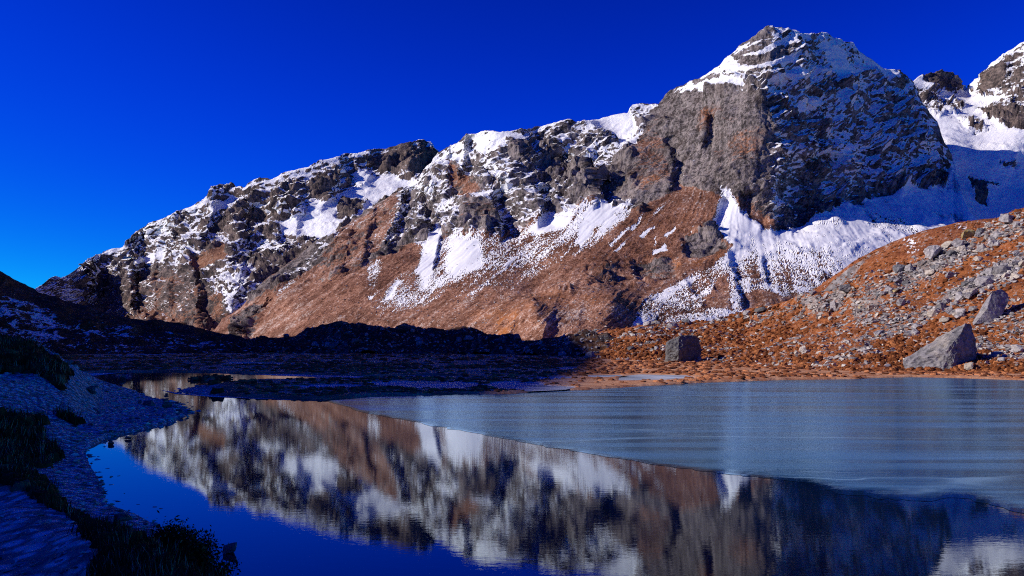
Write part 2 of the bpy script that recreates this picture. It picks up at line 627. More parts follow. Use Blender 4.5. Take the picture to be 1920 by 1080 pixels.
ribs_massif = [
    ([(1442, 165), (1452, 230), (1462, 300), (1448, 360), (1452, 425)], 22, 22),
    ([(1500, 215), (1518, 260), (1512, 300)], 16, 16),
    ([(1490, 300), (1483, 350), (1490, 400), (1487, 430)], 16, 14),
    ([(1535, 310), (1548, 350), (1552, 385)], 14, 16),
    ([(1582, 300), (1592, 340), (1590, 372)], 14, 16),
    ([(1495, 70), (1500, 110), (1520, 160)], 14, 22),
    ([(1575, 80), (1600, 130), (1615, 160)], 12, 22),
    ([(1326, 222), (1322, 250), (1316, 268)], 16, 11),
    ([(1246, 268), (1262, 300), (1256, 345)], 18, 12),
    ([(985, 258), (1003, 290), (1008, 310)], 34, 26),
    ([(1090, 318), (1108, 345), (1112, 378)], 26, 16),
    ([(1005, 365), (1016, 395), (1012, 412)], 22, 14),
    ([(925, 380), (932, 410), (935, 440)], 26, 18),
    ([(1105, 225), (1130, 250), (1150, 270)], 22, 18),
    ([(1040, 300), (1050, 330)], 20, 14),
    ([(872, 262), (870, 300), (862, 330)], 24, 14),
    ([(905, 330), (925, 355), (930, 372)], 18, 14),
    ([(752, 362), (748, 395), (730, 440)], 36, 26),
    ([(790, 380), (800, 410), (798, 430)], 22, 14),
    ([(812, 405), (825, 440), (812, 500)], 10, 12),
    ([(700, 395), (688, 440), (680, 480)], 16, 16),
    ([(660, 430), (648, 470), (640, 505)], 9, 12),
    ([(842, 280), (835, 330), (842, 370)], 14, 14),
    ([(1350, 375), (1340, 400), (1335, 420)], 12, 10),
    ([(1385, 370), (1390, 400), (1420, 425)], 10, 12),
    ([(1366, 478), (1372, 510), (1392, 575)], 10, 15),
    ([(1285, 528), (1305, 560), (1320, 580)], 7, 14),
    ([(1325, 515), (1340, 545)], 5, 10),
    ([(1430, 490), (1440, 530)], 6, 10),
    ([(1205, 568), (1250, 575), (1290, 590)], 7, 20),
    ([(972, 575), (964, 600), (955, 630)], 4, 16),
    ([(1040, 568), (1028, 600), (1015, 635)], 5, 18),
    ([(1090, 575), (1085, 600)], 3, 14),
    ([(500, 560), (470, 600), (455, 628)], 14, 14),
    ([(1600, 395), (1640, 430)], 4, 12), ([(1640, 385), (1700, 430)], 5, 14), ([(1690, 385), (1750, 425)], 5, 12), ([(1740, 390), (1790, 420)], 4, 12),
]
snow_massif = (0.03, [
    ([(822, 280), (880, 240), (1000, 230), (1180, 190), (1240, 185), (1215, 250), (1150, 300), (1100, 390), (1000, 410), (930, 450), (800, 450), (720, 470), (640, 470), (610, 450), (700, 385)], 0.66, 12),
    ([(1100, 228), (1180, 205), (1200, 240), (1175, 258), (1150, 252)], 0.95, 5),
    ([(880, 255), (960, 243), (985, 255), (930, 285), (900, 292)], 0.85, 8),
    ([(985, 262), (1040, 270), (1090, 300), (1080, 340), (1000, 330)], 0.35, 10),
    ([(840, 300), (905, 350), (880, 375), (845, 360)], 0.10, 8),
    ([(955, 262), (985, 260), (1000, 300), (955, 302)], 0.08, 6),
    ([(1075, 325), (1105, 320), (1115, 372), (1080, 375)], 0.08, 5),
    ([(880, 375), (935, 375), (935, 425), (860, 425)], 0.12, 8),
    ([(660, 415), (745, 358), (748, 400), (715, 470), (640, 520), (590, 500)], 0.26, 10),
    ([(750, 360), (800, 400), (810, 430), (790, 460), (740, 450)], 0.62, 10),
    ([(1090, 280), (1190, 250), (1235, 230), (1180, 280), (1120, 300)], 0.8, 5),
    # aprons under the wall
    ([(800, 425), (835, 420), (880, 445), (960, 440), (1010, 405), (1100, 380), (1215, 355), (1190, 395), (1100, 470), (1020, 500), (930, 520), (850, 550), (780, 550), (770, 520)], 0.56, 18),
    ([(805, 428), (828, 425), (815, 490), (795, 548), (775, 540), (785, 490)], 1.0, 6),
    ([(845, 440), (900, 450), (905, 500), (850, 520), (835, 500)], 0.9, 10),
    ([(1000, 425), (1080, 385), (1060, 425), (1000, 440)], 0.95, 6),
    ([(1105, 395), (1150, 380), (1120, 420), (1090, 460), (1080, 450)], 0.98, 5),
    ([(1140, 385), (1185, 380), (1130, 425), (1110, 430)], 0.8, 6),
    ([(740, 480), (800, 540), (960, 510), (1080, 470), (1040, 520), (900, 560), (780, 580), (700, 600), (690, 540)], 0.38, 22),
    ([(690, 480), (720, 490), (705, 545), (685, 545)], 0.6, 8),
    ([(745, 520), (755, 525), (735, 560), (718, 565)], 0.85, 5),
    ([(690, 558), (705, 552), (695, 565)], 0.8, 4),
    ([(595, 455), (640, 440), (610, 475), (560, 520), (520, 555), (505, 555), (560, 495)], 0.58, 8),
    # great peak
    ([(1236, 190), (1300, 140), (1350, 105), (1440, 40), (1540, 50), (1610, 80), (1680, 130), (1700, 190), (1640, 230), (1560, 225), (1500, 215), (1450, 185), (1400, 172), (1330, 170), (1250, 178)], 0.68, 8),
    ([(1262, 166), (1340, 135), (1400, 150), (1390, 165), (1310, 170)], 0.86, 6),
    ([(1440, 95), (1480, 90), (1490, 115), (1440, 112)], 0.9, 6),
    ([(1370, 98), (1440, 78), (1480, 95), (1440, 110), (1380, 118)], 0.28, 6),
    ([(1412, 52), (1440, 45), (1450, 75), (1400, 82)], 0.3, 6),
    ([(1392, 100), (1430, 90), (1478, 70), (1482, 78), (1440, 96), (1396, 106)], 1.0, 3),
    ([(1382, 110), (1440, 98), (1484, 84), (1486, 98), (1440, 110), (1384, 119)], 0.04, 3),
    ([(1354, 122), (1400, 117), (1450, 112), (1490, 104), (1494, 115), (1440, 122), (1400, 130), (1356, 131)], 1.0, 3),
    ([(1300, 150), (1350, 138), (1352, 143), (1302, 156)], 0.2, 3), ([(1395, 132), (1425, 126), (1440, 134), (1405, 142)], 0.15, 3),
    ([(1440, 130), (1500, 122), (1520, 150), (1500, 175), (1440, 160)], 0.72, 6),
    ([(1540, 70), (1580, 90), (1610, 150), (1570, 150), (1545, 110)], 0.9, 8),
    ([(1236, 192), (1300, 172), (1440, 168), (1452, 220), (1455, 330), (1440, 400), (1340, 420), (1200, 385), (1150, 340), (1190, 280)], 0.09, 8),
    ([(1452, 185), (1560, 230), (1560, 370), (1480, 430), (1440, 400)], 0.22, 8),
    ([(1560, 225), (1700, 180), (1790, 295), (1770, 350), (1640, 365), (1560, 370)], 0.53, 8),
    ([(1700, 140), (1722, 178), (1762, 240), (1720, 240), (1690, 190)], 0.75, 8),
    ([(1680, 300), (1720, 300), (1730, 350), (1700, 355)], 0.7, 8),
    # fan
    ([(1350, 352), (1372, 352), (1390, 390), (1425, 430), (1480, 432), (1520, 405), (1590, 376), (1640, 366), (1700, 350), (1760, 350), (1790, 300), (1900, 430), (1780, 470), (1640, 480), (1580, 520), (1520, 540), (1450, 560), (1400, 600), (1330, 610), (1180, 615), (1200, 570), (1330, 500), (1370, 460), (1335, 430)], 0.77, 8),
    ([(1480, 434), (1520, 407), (1592, 378), (1600, 392), (1540, 410), (1490, 440)], 1.0, 4),
    ([(1360, 360), (1385, 395), (1430, 432), (1390, 430), (1350, 400)], 0.9, 6),
    ([(1580, 410), (1620, 410), (1630, 440), (1590, 445)], 0.92, 10),
    ([(1600, 372), (1660, 366), (1700, 352), (1770, 350), (1790, 300), (1900, 430), (1815, 412), (1750, 388), (1700, 378)], 1.0, 4),
    ([(1400, 480), (1560, 470), (1600, 500), (1520, 545), (1440, 560), (1380, 600), (1180, 620), (1220, 570), (1330, 505)], 0.60, 14),
    ([(1395, 555), (1430, 540), (1480, 560), (1480, 600), (1400, 600)], 0.03, 8),
    ([(1340, 530), (1362, 520), (1372, 580), (1320, 575)], 0.10, 8),
    ([(1250, 440), (1330, 430), (1370, 460), (1290, 490)], 0.34, 10),
    ([(1222, 470), (1246, 452), (1252, 468), (1226, 476)], 0.95, 3), ([(1198, 442), (1230, 420), (1227, 428), (1203, 447)], 0.9, 3), ([(1245, 440), (1263, 422), (1266, 430), (1250, 445)], 0.9, 3),
    ([(1180, 430), (1200, 405), (1208, 402), (1186, 436)], 0.8, 3), ([(1225, 400), (1250, 380), (1252, 386), (1230, 405)], 0.6, 3), ([(1140, 455), (1180, 425), (1184, 430), (1146, 462)], 0.75, 3), ([(1150, 470), (1172, 452), (1174, 458), (1156, 474)], 0.8, 3),
    ([(1290, 432), (1300, 422), (1304, 428), (1294, 436)], 0.6, 3), ([(1130, 420), (1190, 385), (1180, 402), (1120, 446)], 0.75, 5), ([(1225, 445), (1230, 440), (1228, 458), (1224, 460)], 0.8, 2),
])
grass_massif = (1.0, [
    ([(400, 600), (600, 440), (822, 280), (880, 240), (1200, 180), (1350, 90), (1440, 30), (1900, 30), (1900, 350), (1640, 370), (1480, 435), (1410, 425), (1370, 370), (1280, 350), (1200, 395), (1100, 380), (1010, 405), (950, 440), (860, 435), (800, 450), (720, 480), (640, 520), (590, 500), (480, 560)], 0.10, 10),
    ([(822, 290), (900, 260), (960, 300), (960, 400), (880, 430), (800, 440), (760, 400)], 0.30, 16),
    ([(1240, 200), (1450, 170), (1800, 200), (1800, 350), (1480, 430), (1440, 380), (1300, 300)], 0.0, 12),
    ([(640, 430), (745, 358), (752, 400), (715, 470), (640, 520), (560, 540)], 0.55, 10),
    ([(840, 300), (900, 345), (880, 375), (845, 360)], 0.6, 8),
    ([(1260, 200), (1350, 200), (1420, 240), (1430, 310), (1340, 310), (1330, 240)], 0.36, 14),
    ([(1180, 250), (1240, 240), (1260, 330), (1200, 360)], 0.34, 14),
    ([(1375, 370), (1440, 370), (1430, 420), (1400, 415)], 0.5, 10),
    ([(1370, 360), (1480, 435), (1640, 370), (1900, 360), (1900, 470), (1640, 480), (1560, 520), (1400, 540), (1360, 480), (1345, 430)], 0.9, 10),
    ([(1280, 440), (1340, 425), (1370, 460), (1290, 490)], 0.1, 10),
    ([(1180, 485), (1270, 480), (1270, 520), (1190, 530)], 0.32, 10),
    ([(1100, 500), (1160, 490), (1160, 530), (1100, 535)], 0.42, 12),
    ([(820, 570), (905, 560), (1000, 540), (1080, 530), (1070, 548), (960, 560)], 0.5, 10),
    ([(435, 600), (480, 570), (500, 580), (470, 630), (440, 640)], 0.2, 8),
])
ochre_massif = (0.0, [
    ([(930, 595), (970, 572), (965, 620), (930, 635)], 1.0, 8),
    ([(880, 590), (1000, 555), (1180, 555), (1180, 570), (960, 585), (900, 610)], 0.45, 8),
    ([(1285, 500), (1340, 470), (1380, 460), (1360, 480), (1300, 505)], 0.9, 6),
    ([(1250, 470), (1275, 490), (1260, 505)], 0.8, 6),
    ([(1180, 330), (1250, 320), (1250, 345), (1190, 350)], 0.7, 10),
    ([(1370, 255), (1430, 245), (1420, 290), (1370, 300)], 0.6, 10),
    ([(1315, 210), (1345, 205), (1325, 245), (1310, 250)], 0.8, 6),
    ([(1100, 440), (1300, 380), (1340, 400), (1220, 470), (1080, 500)], 0.25, 20),
    ([(840, 310), (870, 310), (880, 350), (850, 360)], 0.3, 8),
])
layer("mountain", 395, 1850, 1.6, 370, top_massif, bot_massif, ctrl_massif, M_MOUNT, snow_massif, grass_massif, ochre_massif,
      1.0, 2.6, ribs_massif, smoothamp=0.10, ridge_px=2.6, snow_slope=2.2,
      amp=[([(1236, 200), (1300, 175), (1440, 170), (1456, 330), (1440, 400), (1340, 400), (1200, 370), (1180, 280)], 0.5, 14)], top_fade=0.3,
      fall=([395, 700, 1250, 1400, 1600, 1750], [1.4, 1.2, 1.0, 0.0, -0.8, -1.6]), speck=0.46)

# ------------------------------------------------------------------ the long ridge on the left, behind
top_left = [(20, 575), (66, 541), (80, 533), (96, 520), (107, 519), (112, 522), (130, 514), (150, 500), (165, 485), (185, 476), (200, 470), (230, 463), (236, 452),
            (255, 435), (280, 418), (310, 405), (340, 393), (370, 383), (385, 372), (395, 352), (425, 347), (445, 350), (460, 352), (480, 338), (510, 335), (530, 325),
            (580, 313), (600, 303), (640, 290), (672, 288), (690, 280), (720, 278), (770, 268), (784, 264), (808, 265), (815, 278), (823, 290), (840, 310), (900, 330)]
bot_left = [(20, 640), (900, 640)]
ctrl_left = [(20, 600, 1080), (66, 541, 1150), (20, 640, 1060), (150, 640, 1200), (150, 560, 1290), (185, 476, 1440), (240, 530, 1330), (240, 640, 1180), (280, 418, 1500), (300, 540, 1200), (300, 640, 1040),
             (400, 350, 1500), (400, 480, 1230), (400, 620, 1000), (500, 338, 1500), (500, 430, 1330), (520, 540, 1060), (600, 640, 960), (600, 305, 1560), (600, 390, 1380), (600, 470, 1200),
             (700, 280, 1640), (700, 360, 1470), (790, 265, 1690), (790, 340, 1520), (823, 290, 1680), (900, 330, 1640), (900, 640, 940)]
ribs_left = [
    ([(395, 352), (400, 400), (385, 440)], 40, 30), ([(640, 300), (625, 340), (615, 370)], 34, 30), ([(455, 400), (450, 450), (440, 470)], 34, 26),
    ([(455, 478), (448, 520), (425, 600)], 44, 34), ([(360, 500), (368, 540), (372, 600)], 40, 22), ([(290, 480), (290, 540), (285, 590)], 26, 20), ([(238, 460), (250, 520), (245, 570)], 60, 30),
    ([(150, 505), (165, 550), (160, 580)], 40, 26), ([(520, 430), (530, 470)], 36, 34), ([(560, 380), (556, 430)], 24, 20), ([(690, 285), (690, 330)], 30, 34),
    ([(330, 400), (318, 450), (312, 480)], 30, 26), ([(260, 440), (262, 480)], 26, 20), ([(770, 270), (780, 300), (800, 320)], 34, 24), ([(320, 520), (318, 590)], 22, 18), ([(250, 500), (245, 580)], 22, 18),
]
snow_left = (0.30, [
    ([(60, 540), (200, 465), (236, 450), (400, 345), (640, 285), (830, 260), (830, 300), (700, 400), (560, 480), (400, 490), (300, 500), (200, 520)], 0.68, 14),
    ([(520, 420), (600, 380), (660, 355), (700, 340), (740, 330), (790, 340), (700, 395), (620, 440), (560, 445), (540, 440)], 0.97, 8),
    ([(660, 325), (690, 315), (710, 340), (670, 345)], 1.0, 6),
    ([(380, 390), (440, 360), (430, 390), (400, 400)], 0.85, 6),
    ([(255, 490), (305, 468), (295, 490), (262, 510)], 0.95, 5),
    ([(380, 515), (430, 500), (460, 478), (490, 500), (490, 560), (470, 590), (430, 590), (415, 550), (400, 560)], 0.78, 8),
    ([(690, 290), (790, 264), (815, 280), (815, 310), (740, 315), (690, 310)], 0.18, 6),
    ([(360, 480), (420, 455), (420, 490), (360, 505)], 0.04, 6),
    ([(440, 395), (490, 370), (500, 410), (450, 430), (400, 430)], 0.28, 8),
    ([(590, 330), (640, 320), (625, 370), (580, 372)], 0.22, 6),
    ([(640, 370), (690, 380), (660, 410), (630, 405)], 0.3, 6),
    ([(60, 545), (180, 500), (250, 540), (330, 560), (420, 600), (420, 650), (20, 650)], 0.30, 16),
])
grass_left = (0.0, [
    ([(140, 600), (260, 500), (330, 510), (420, 560), (480, 600), (480, 650), (100, 650)], 0.46, 14),
    ([(355, 485), (425, 455), (425, 490), (360, 505)], 1.0, 6),
    ([(395, 560), (420, 540), (420, 590), (400, 620)], 0.8, 6),
])
layer("mountain_ridge", 20, 900, 2.0, 210, top_left, bot_left, ctrl_left, M_FAR, snow_left, grass_left, None, 0.95, 3.0, ribs_left,
      ridge_px=2.6, strata=(-0.62, 0.0), snow_slope=2.4, ledge=1.35, seed=40.0, back=(14, 0.7, 500), top_fade=0.3, lean=0.7)

# ------------------------------------------------------------------ far snowfield and summits on the right
top_right = [(1640, 190), (1680, 150), (1700, 143), (1712, 152), (1726, 141), (1745, 138), (1765, 133), (1786, 136), (1797, 150), (1805, 163), (1814, 166), (1830, 152), (1850, 128),
             (1868, 112), (1888, 97), (1906, 86), (1920, 78), (1950, 60), (1990, 50), (2060, 70), (2160, 40), (2300, 60)]
bot_right = [(1640, 470), (2300, 470)]
ctrl_right = [(1640, 470, 900), (1800, 470, 880), (2000, 470, 880), (2300, 470, 900), (1800, 410, 960), (1920, 400, 980), (1800, 330, 1080), (1900, 330, 1085), (1780, 260, 1165),
              (1880, 262, 1150), (1920, 250, 1160), (1700, 143, 1700), (1765, 133, 1780), (1812, 166, 1790), (1815, 215, 1430), (1850, 128, 1700), (1870, 200, 1440), (1920, 78, 1640), (2000, 50, 1600), (2000, 250, 1250), (2300, 60, 1500), (2300, 300, 1150), (1640, 190, 1650), (1640, 330, 1150)]
snow_right = (0.96, [
    ([(1720, 130), (1790, 125), (1810, 160), (1795, 172), (1775, 170), (1740, 158)], 0.10, 5),
    ([(1815, 175), (1850, 128), (1920, 75), (2300, 30), (2300, 240), (1920, 238), (1880, 235), (1850, 212), (1830, 200), (1870, 185)], 0.55, 6),
    ([(1845, 135), (1880, 120), (1885, 160), (1835, 178)], 0.15, 5),
    ([(1830, 205), (1870, 195), (1920, 210), (1920, 236), (1885, 236)], 0.3, 6),
    ([(1800, 225), (1822, 222), (1850, 245), (1830, 250)], 0.55, 6), ([(1775, 195), (1800, 190), (1805, 205), (1780, 212)], 0.5, 5), ([(1690, 160), (1760, 165), (1790, 200), (1760, 220), (1720, 200)], 0.55, 8),
    ([(1880, 300), (1910, 305), (1905, 312), (1885, 310)], 0.4, 4),
    ([(1820, 328), (1875, 345), (1870, 352), (1850, 350), (1852, 380), (1830, 370)], 0.15, 4),
])
layer("mountain_snowfield", 1640, 2300, 2.6, 170, top_right, bot_right, ctrl_right, M_FAR, snow_right, (0.0, []), None, 0.8, 3.2,
      [([(1875, 110), (1890, 160), (1900, 200)], 30, 24), ([(1790, 150), (1800, 180)], 24, 18)], ridge_px=2.0, seed=80.0, back=(10, 0.7, 500))

# ------------------------------------------------------------------ right-hand moraine: a smooth brown shoulder behind, a bouldery front slope
top_sh = [(1380, 606), (1440, 590), (1490, 566), (1530, 540), (1570, 512), (1600, 490), (1640, 468), (1665, 457), (1700, 443), (1740, 430), (1800, 416), (1850, 410), (1900, 408), (2100, 400)]
ctrl_sh = [(1380, 606, 330), (1380, 660, 310), (1500, 660, 240), (1530, 540, 330), (1600, 490, 320), (1600, 580, 225), (1665, 457, 310), (1700, 540, 215), (1800, 416, 300), (1800, 480, 225), (1900, 408, 290), (2100, 400, 280), (2100, 660, 190), (1800, 660, 190)]
layer("moraine_shoulder", 1380, 2100, 3, 90, top_sh, [(1380, 662), (2100, 662)], ctrl_sh, M_SLOPE,
      (0.02, [([(1690, 445), (1720, 445), (1730, 470), (1700, 480)], 0.5, 10), ([(1790, 418), (1820, 420), (1800, 440)], 0.5, 8)]),
      (1.0, [([(1480, 585), (1540, 545), (1600, 500), (1625, 475), (1640, 475), (1600, 520), (1540, 570), (1500, 590)], 0.15, 5)]),
      (0.0, [([(1600, 500), (1660, 470), (1700, 490), (1600, 540)], 0.5, 12)]), 0.5, 0.9, smoothamp=0.2, ridge_px=1.0, back=(8, 0.5, 60), seed=5.0, ledge=0.2)

top_rs = [(1090, 640), (1120, 622), (1150, 617), (1200, 611), (1240, 605), (1270, 604), (1330, 602), (1380, 590), (1400, 580), (1440, 574), (1480, 562), (1500, 552), (1530, 548), (1560, 545),
          (1590, 528), (1620, 512), (1660, 500), (1700, 486), (1730, 475), (1760, 470), (1790, 455), (1810, 440), (1850, 420), (1880, 402), (1920, 388), (1980, 360), (2100, 320), (2300, 300)]
bot_rs = [(1090, 676), (1200, 681), (1330, 688), (1480, 699), (1650, 704), (1800, 705), (1920, 709), (2100, 716), (2300, 722)]
ctrl_rs = [(1090, 640, 265), (1090, 672, 190), (1200, 678, 156), (1200, 640, 198), (1200, 611, 240), (1300, 682, 142), (1300, 640, 202), (1330, 602, 240), (1400, 690, 117), (1400, 672, 140), (1400, 640, 198), (1400, 580, 232), (1500, 695, 104), (1500, 660, 132), (1490, 620, 186),
           (1500, 552, 205), (1550, 600, 172), (1600, 698, 97), (1600, 640, 124), (1600, 520, 175), (1700, 700, 94), (1700, 640, 118), (1700, 560, 142), (1700, 486, 168), (1800, 702, 91), (1800, 640, 110), (1800, 540, 134), (1800, 448, 160),
           (1920, 706, 86), (1920, 640, 104), (1920, 500, 130), (1920, 388, 152), (2100, 713, 78), (2100, 560, 106), (2100, 320, 140), (2300, 719, 72), (2300, 300, 130)]
ribs_rs = [([(1515, 545), (1545, 570), (1560, 605)], 9, 26), ([(1590, 535), (1600, 550)], 5, 16), ([(1690, 500), (1680, 540)], 3, 20), ([(1480, 585), (1500, 600)], 4, 20), ([(1620, 640), (1640, 665)], 2.5, 18)]
grass_rs = (1.0, [
    ([(1700, 620), (1760, 580), (1840, 540), (1920, 500), (1920, 470), (1850, 500), (1780, 540), (1720, 590)], 0.1, 12),
    ([(1660, 520), (1720, 480), (1780, 500), (1700, 560)], 0.35, 14),
    ([(1830, 440), (1920, 400), (1920, 430), (1860, 460)], 0.3, 10),
    ([(1480, 640), (1560, 610), (1600, 605), (1520, 640)], 0.5, 8),
    ([(1500, 560), (1590, 540), (1580, 580), (1520, 590)], 0.35, 10),
    ([(1040, 630), (1090, 625), (1100, 670), (1040, 670)], 0.3, 10),
    ([(1740, 490), (1800, 450), (1850, 440), (1800, 490), (1750, 520)], 0.25, 12),
    ([(1600, 560), (1680, 530), (1700, 560), (1640, 600), (1590, 600)], 0.45, 12),
    ([(1840, 640), (1920, 600), (1920, 640), (1860, 680)], 0.45, 12),
    ([(1560, 640), (1680, 590), (1760, 580), (1700, 620), (1620, 640)], 0.35, 10),
])
layer("moraine_slope", 1090, 2300, 2.6, 170, top_rs, bot_rs, ctrl_rs, M_SLOPE, (0.0, []), grass_rs,
      (0.25, [([(1750, 500), (1830, 470), (1860, 490), (1780, 530)], 0.9, 10), ([(1860, 580), (1920, 540), (1920, 640), (1840, 650)], 0.7, 12), ([(1090, 600), (1400, 600), (1400, 680), (1090, 680)], 0.1, 20)]),
      0.55, 0.55, ribs_rs, smoothamp=0.45, ridge_px=2.0, back=(8, 0.5, 40), seed=15.0, ledge=0.3)

# ------------------------------------------------------------------ dark rubble moraine in the middle and the shaded hill on the left
top_cm = [(380, 652), (440, 641), (480, 632), (500, 630), (520, 628), (545, 626), (575, 618), (600, 608), (622, 604), (640, 596), (655, 601), (680, 600), (700, 606), (716, 613), (735, 612), (748, 604), (757, 601),
          (770, 606), (790, 611), (860, 612), (900, 618), (930, 624), (955, 624), (965, 621), (974, 624), (978, 631), (1000, 631), (1020, 626), (1050, 624), (1080, 621), (1110, 619), (1150, 622), (1200, 640)]
ctrl_cm = [(380, 652, 350), (380, 664, 310), (600, 664, 285), (800, 664, 270), (1000, 668, 230), (1200, 674, 190), (640, 596, 330), (600, 640, 305), (800, 640, 290), (800, 612, 315), (1000, 645, 250), (1000, 630, 270), (1110, 619, 255), (1200, 640, 240)]
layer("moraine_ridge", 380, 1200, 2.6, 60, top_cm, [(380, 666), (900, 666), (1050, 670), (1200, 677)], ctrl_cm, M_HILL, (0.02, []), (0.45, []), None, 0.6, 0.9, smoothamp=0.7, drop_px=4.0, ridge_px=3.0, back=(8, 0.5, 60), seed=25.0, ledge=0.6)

top_lh = [(-700, 20), (-400, 230), (-200, 370), (-80, 455), (0, 507), (30, 522), (66, 544), (100, 556), (140, 568), (180, 580), (230, 592), (270, 599), (300, 602), (350, 609), (380, 617), (420, 625), (440, 632), (475, 641), (540, 660)]
ctrl_lh = [(-700, 20, 300), (-700, 680, 150), (-200, 370, 380), (-200, 680, 170), (0, 507, 400), (0, 670, 210), (66, 544, 400), (100, 600, 330), (100, 668, 235), (270, 599, 400), (270, 640, 330), (270, 664, 265), (440, 632, 380), (440, 662, 290), (540, 660, 310)]
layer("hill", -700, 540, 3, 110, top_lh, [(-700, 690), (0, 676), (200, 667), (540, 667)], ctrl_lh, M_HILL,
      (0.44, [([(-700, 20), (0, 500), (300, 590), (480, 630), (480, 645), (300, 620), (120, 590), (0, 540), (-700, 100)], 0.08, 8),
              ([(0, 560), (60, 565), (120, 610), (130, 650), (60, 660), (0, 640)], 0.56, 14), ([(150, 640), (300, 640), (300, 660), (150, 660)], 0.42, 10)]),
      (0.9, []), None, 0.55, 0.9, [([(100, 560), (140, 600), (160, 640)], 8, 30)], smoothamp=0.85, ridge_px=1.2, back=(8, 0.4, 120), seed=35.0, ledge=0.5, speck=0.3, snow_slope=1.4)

# the valley side that keeps the near shore in shade: it climbs out of the picture on the left
xs = np.concatenate([np.linspace(-760, -375, 50), np.linspace(-370, -340, 16), np.linspace(-335, -30, 70)])
ys = np.concatenate([np.linspace(-700, -140, 60), np.linspace(-130, 520, 140)])
XX, YY = np.meshgrid(xs, ys)
crest = np.interp(YY, [-700, -256, -18, -2, 12, 28, 38, 79, 144, 264, 294, 344, 444, 520], [204, 201, 197, 191, 186, 186.5, 191, 195, 199, 207, 186, 150, 98, 50])  # crest heights shaped to set where the shade ends on ice and meadow
ZZ = np.where(XX > -355, crest - 0.66 * (XX + 355), crest + 0.35 * (XX + 355))
pp = np.stack([XX, YY, ZZ], -1)
rn = ridged(pp * np.array([1, 1, 0]) / 160.0 + 3, 5)
ZZ = ZZ + ((rn - 0.45) * 26 + fbm(pp / 30.0, 4) * 4) * sstep(12, 90, np.abs(XX + 355))
pxv = CX + F * XX / np.maximum(YY, 1)
vis = np.where(YY > 5, sstep(-150, -500, pxv), 1.0)
ZZ = np.where(YY > 5, ZZ * vis - 6 * (1 - vis), ZZ)
ZZ = np.maximum(ZZ, -3)
grid_obj("valley_side", np.stack([XX, YY, ZZ], -1), M_HILL, dict(snow=np.full(XX.shape, 0.70) + fbm(pp / 20, 3) * 0.4, grass=np.full(XX.shape, 0.8), ochre=np.zeros(XX.shape), tone=np.full(XX.shape, 0.5)))  # snow cover out of view, added to bounce light onto the shaded bank
struct(bpy.data.objects["valley_side"])

# ------------------------------------------------------------------ lake outline (photo pixels on the water level, then world points near the camera)
far_shore = [(118, 700), (180, 698), (260, 697), (400, 698), (470, 701), (540, 701), (640, 704), (700, 706.5), (770, 703.5), (862, 705)]
chan_back = [(860, 707.5), (770, 708.5), (690, 710), (645, 712), (560, 712), (500, 713), (430, 717), (370, 724), (336, 731), (343, 737), (420, 743), (530, 748), (600, 749), (700, 744), (800, 741),
             (880, 739.5), (960, 739), (1020, 733.5), (1100, 731), (1200, 724.5), (1330, 717), (1480, 712), (1600, 711), (1640, 708.5), (1710, 707), (1800, 709), (1920, 713), (2100, 722), (2500, 745)]
left_shore = [(250, 962), (200, 945), (188, 905), (168, 872), (158, 848), (168, 837), (205, 819), (240, 812), (300, 797), (343, 783), (348, 770), (332, 757), (300, 752), (255, 747), (215, 744), (187, 735), (174, 725), (150, 713), (128, 706)]
LAKE = [G(*p) for p in far_shore + chan_back] + [(70, 10), (40, -15), (14, -10), (7, -3), (3.2, 1.2), (0.8, 3.6), (-0.9, 5.6), (-2.1, 7.6), (-3.4, 9.6), (-4.6, 12.0), (-5.6, 14.2)] + [G(*p) for p in left_shore]
ISLET = [G(*p) for p in [(376, 711), (390, 707.5), (410, 707.5), (416, 710), (405, 713), (385, 714)]]
# ground terrace by the path, near the camera
TERR = [(-60, -40), (-60, 16), (-12, 15.2), (-9.0, 13.9), (-7.7, 12.9), (-6.7, 12.0), (-5.8, 10.7), (-4.8, 9.2), (-3.8, 7.9), (-2.6, 6.5), (-1.0, 4.6), (0.9, 2.4), (3.5, -0.5), (8, -6), (12, -40)]
PATH = [G(px, py, 1.55) for px, py in [(-260, 880), (0, 893), (60, 915), (105, 950), (150, 985), (170, 1080), (160, 1200), (80, 1350)]] + [(-9, 2.5), (-12, 6)]
PUDDLES = [[(540, 725), (620, 722), (720, 724), (640, 728), (560, 728)], [(690, 717), (760, 716), (860, 716.5), (900, 719), (905, 726), (860, 729), (770, 729), (745, 726), (700, 724)],
           [(905, 719), (960, 716), (1010, 719), (1030, 724), (1080, 726), (1060, 731), (990, 734), (930, 730)], [(980, 711), (1060, 706.5), (1080, 709), (1040, 712)], [(1090, 704), (1160, 703), (1180, 707), (1120, 709)],
           [(1160, 706), (1200, 702), (1290, 704), (1310, 709), (1250, 713), (1160, 714)], [(440, 680), (600, 683), (520, 685), (400, 683)], [(200, 667), (330, 661), (430, 660), (330, 664)], [(1040, 690), (1100, 690), (1060, 693)]]


def meadow_z(x, y):
    n = fbm(np.stack([x / 9, y / 9, x * 0], -1), 3)
    return 0.16 + 0.10 * n


# polar sheet of ground: fine near the camera, coarse far away
pxs = np.concatenate([np.linspace(-5200, -420, 90), np.arange(-400, 2321, 4.5), np.linspace(2350, 6500, 60)])
yr = [1.2]
while yr[-1] < 900:
    yr.append(yr[-1] * (1.0135 if yr[-1] < 140 else 1.03))
yr = np.array(yr)
GX = (pxs[None] - CX) / F * yr[:, None]
GY = np.broadcast_to(yr[:, None], GX.shape).copy()
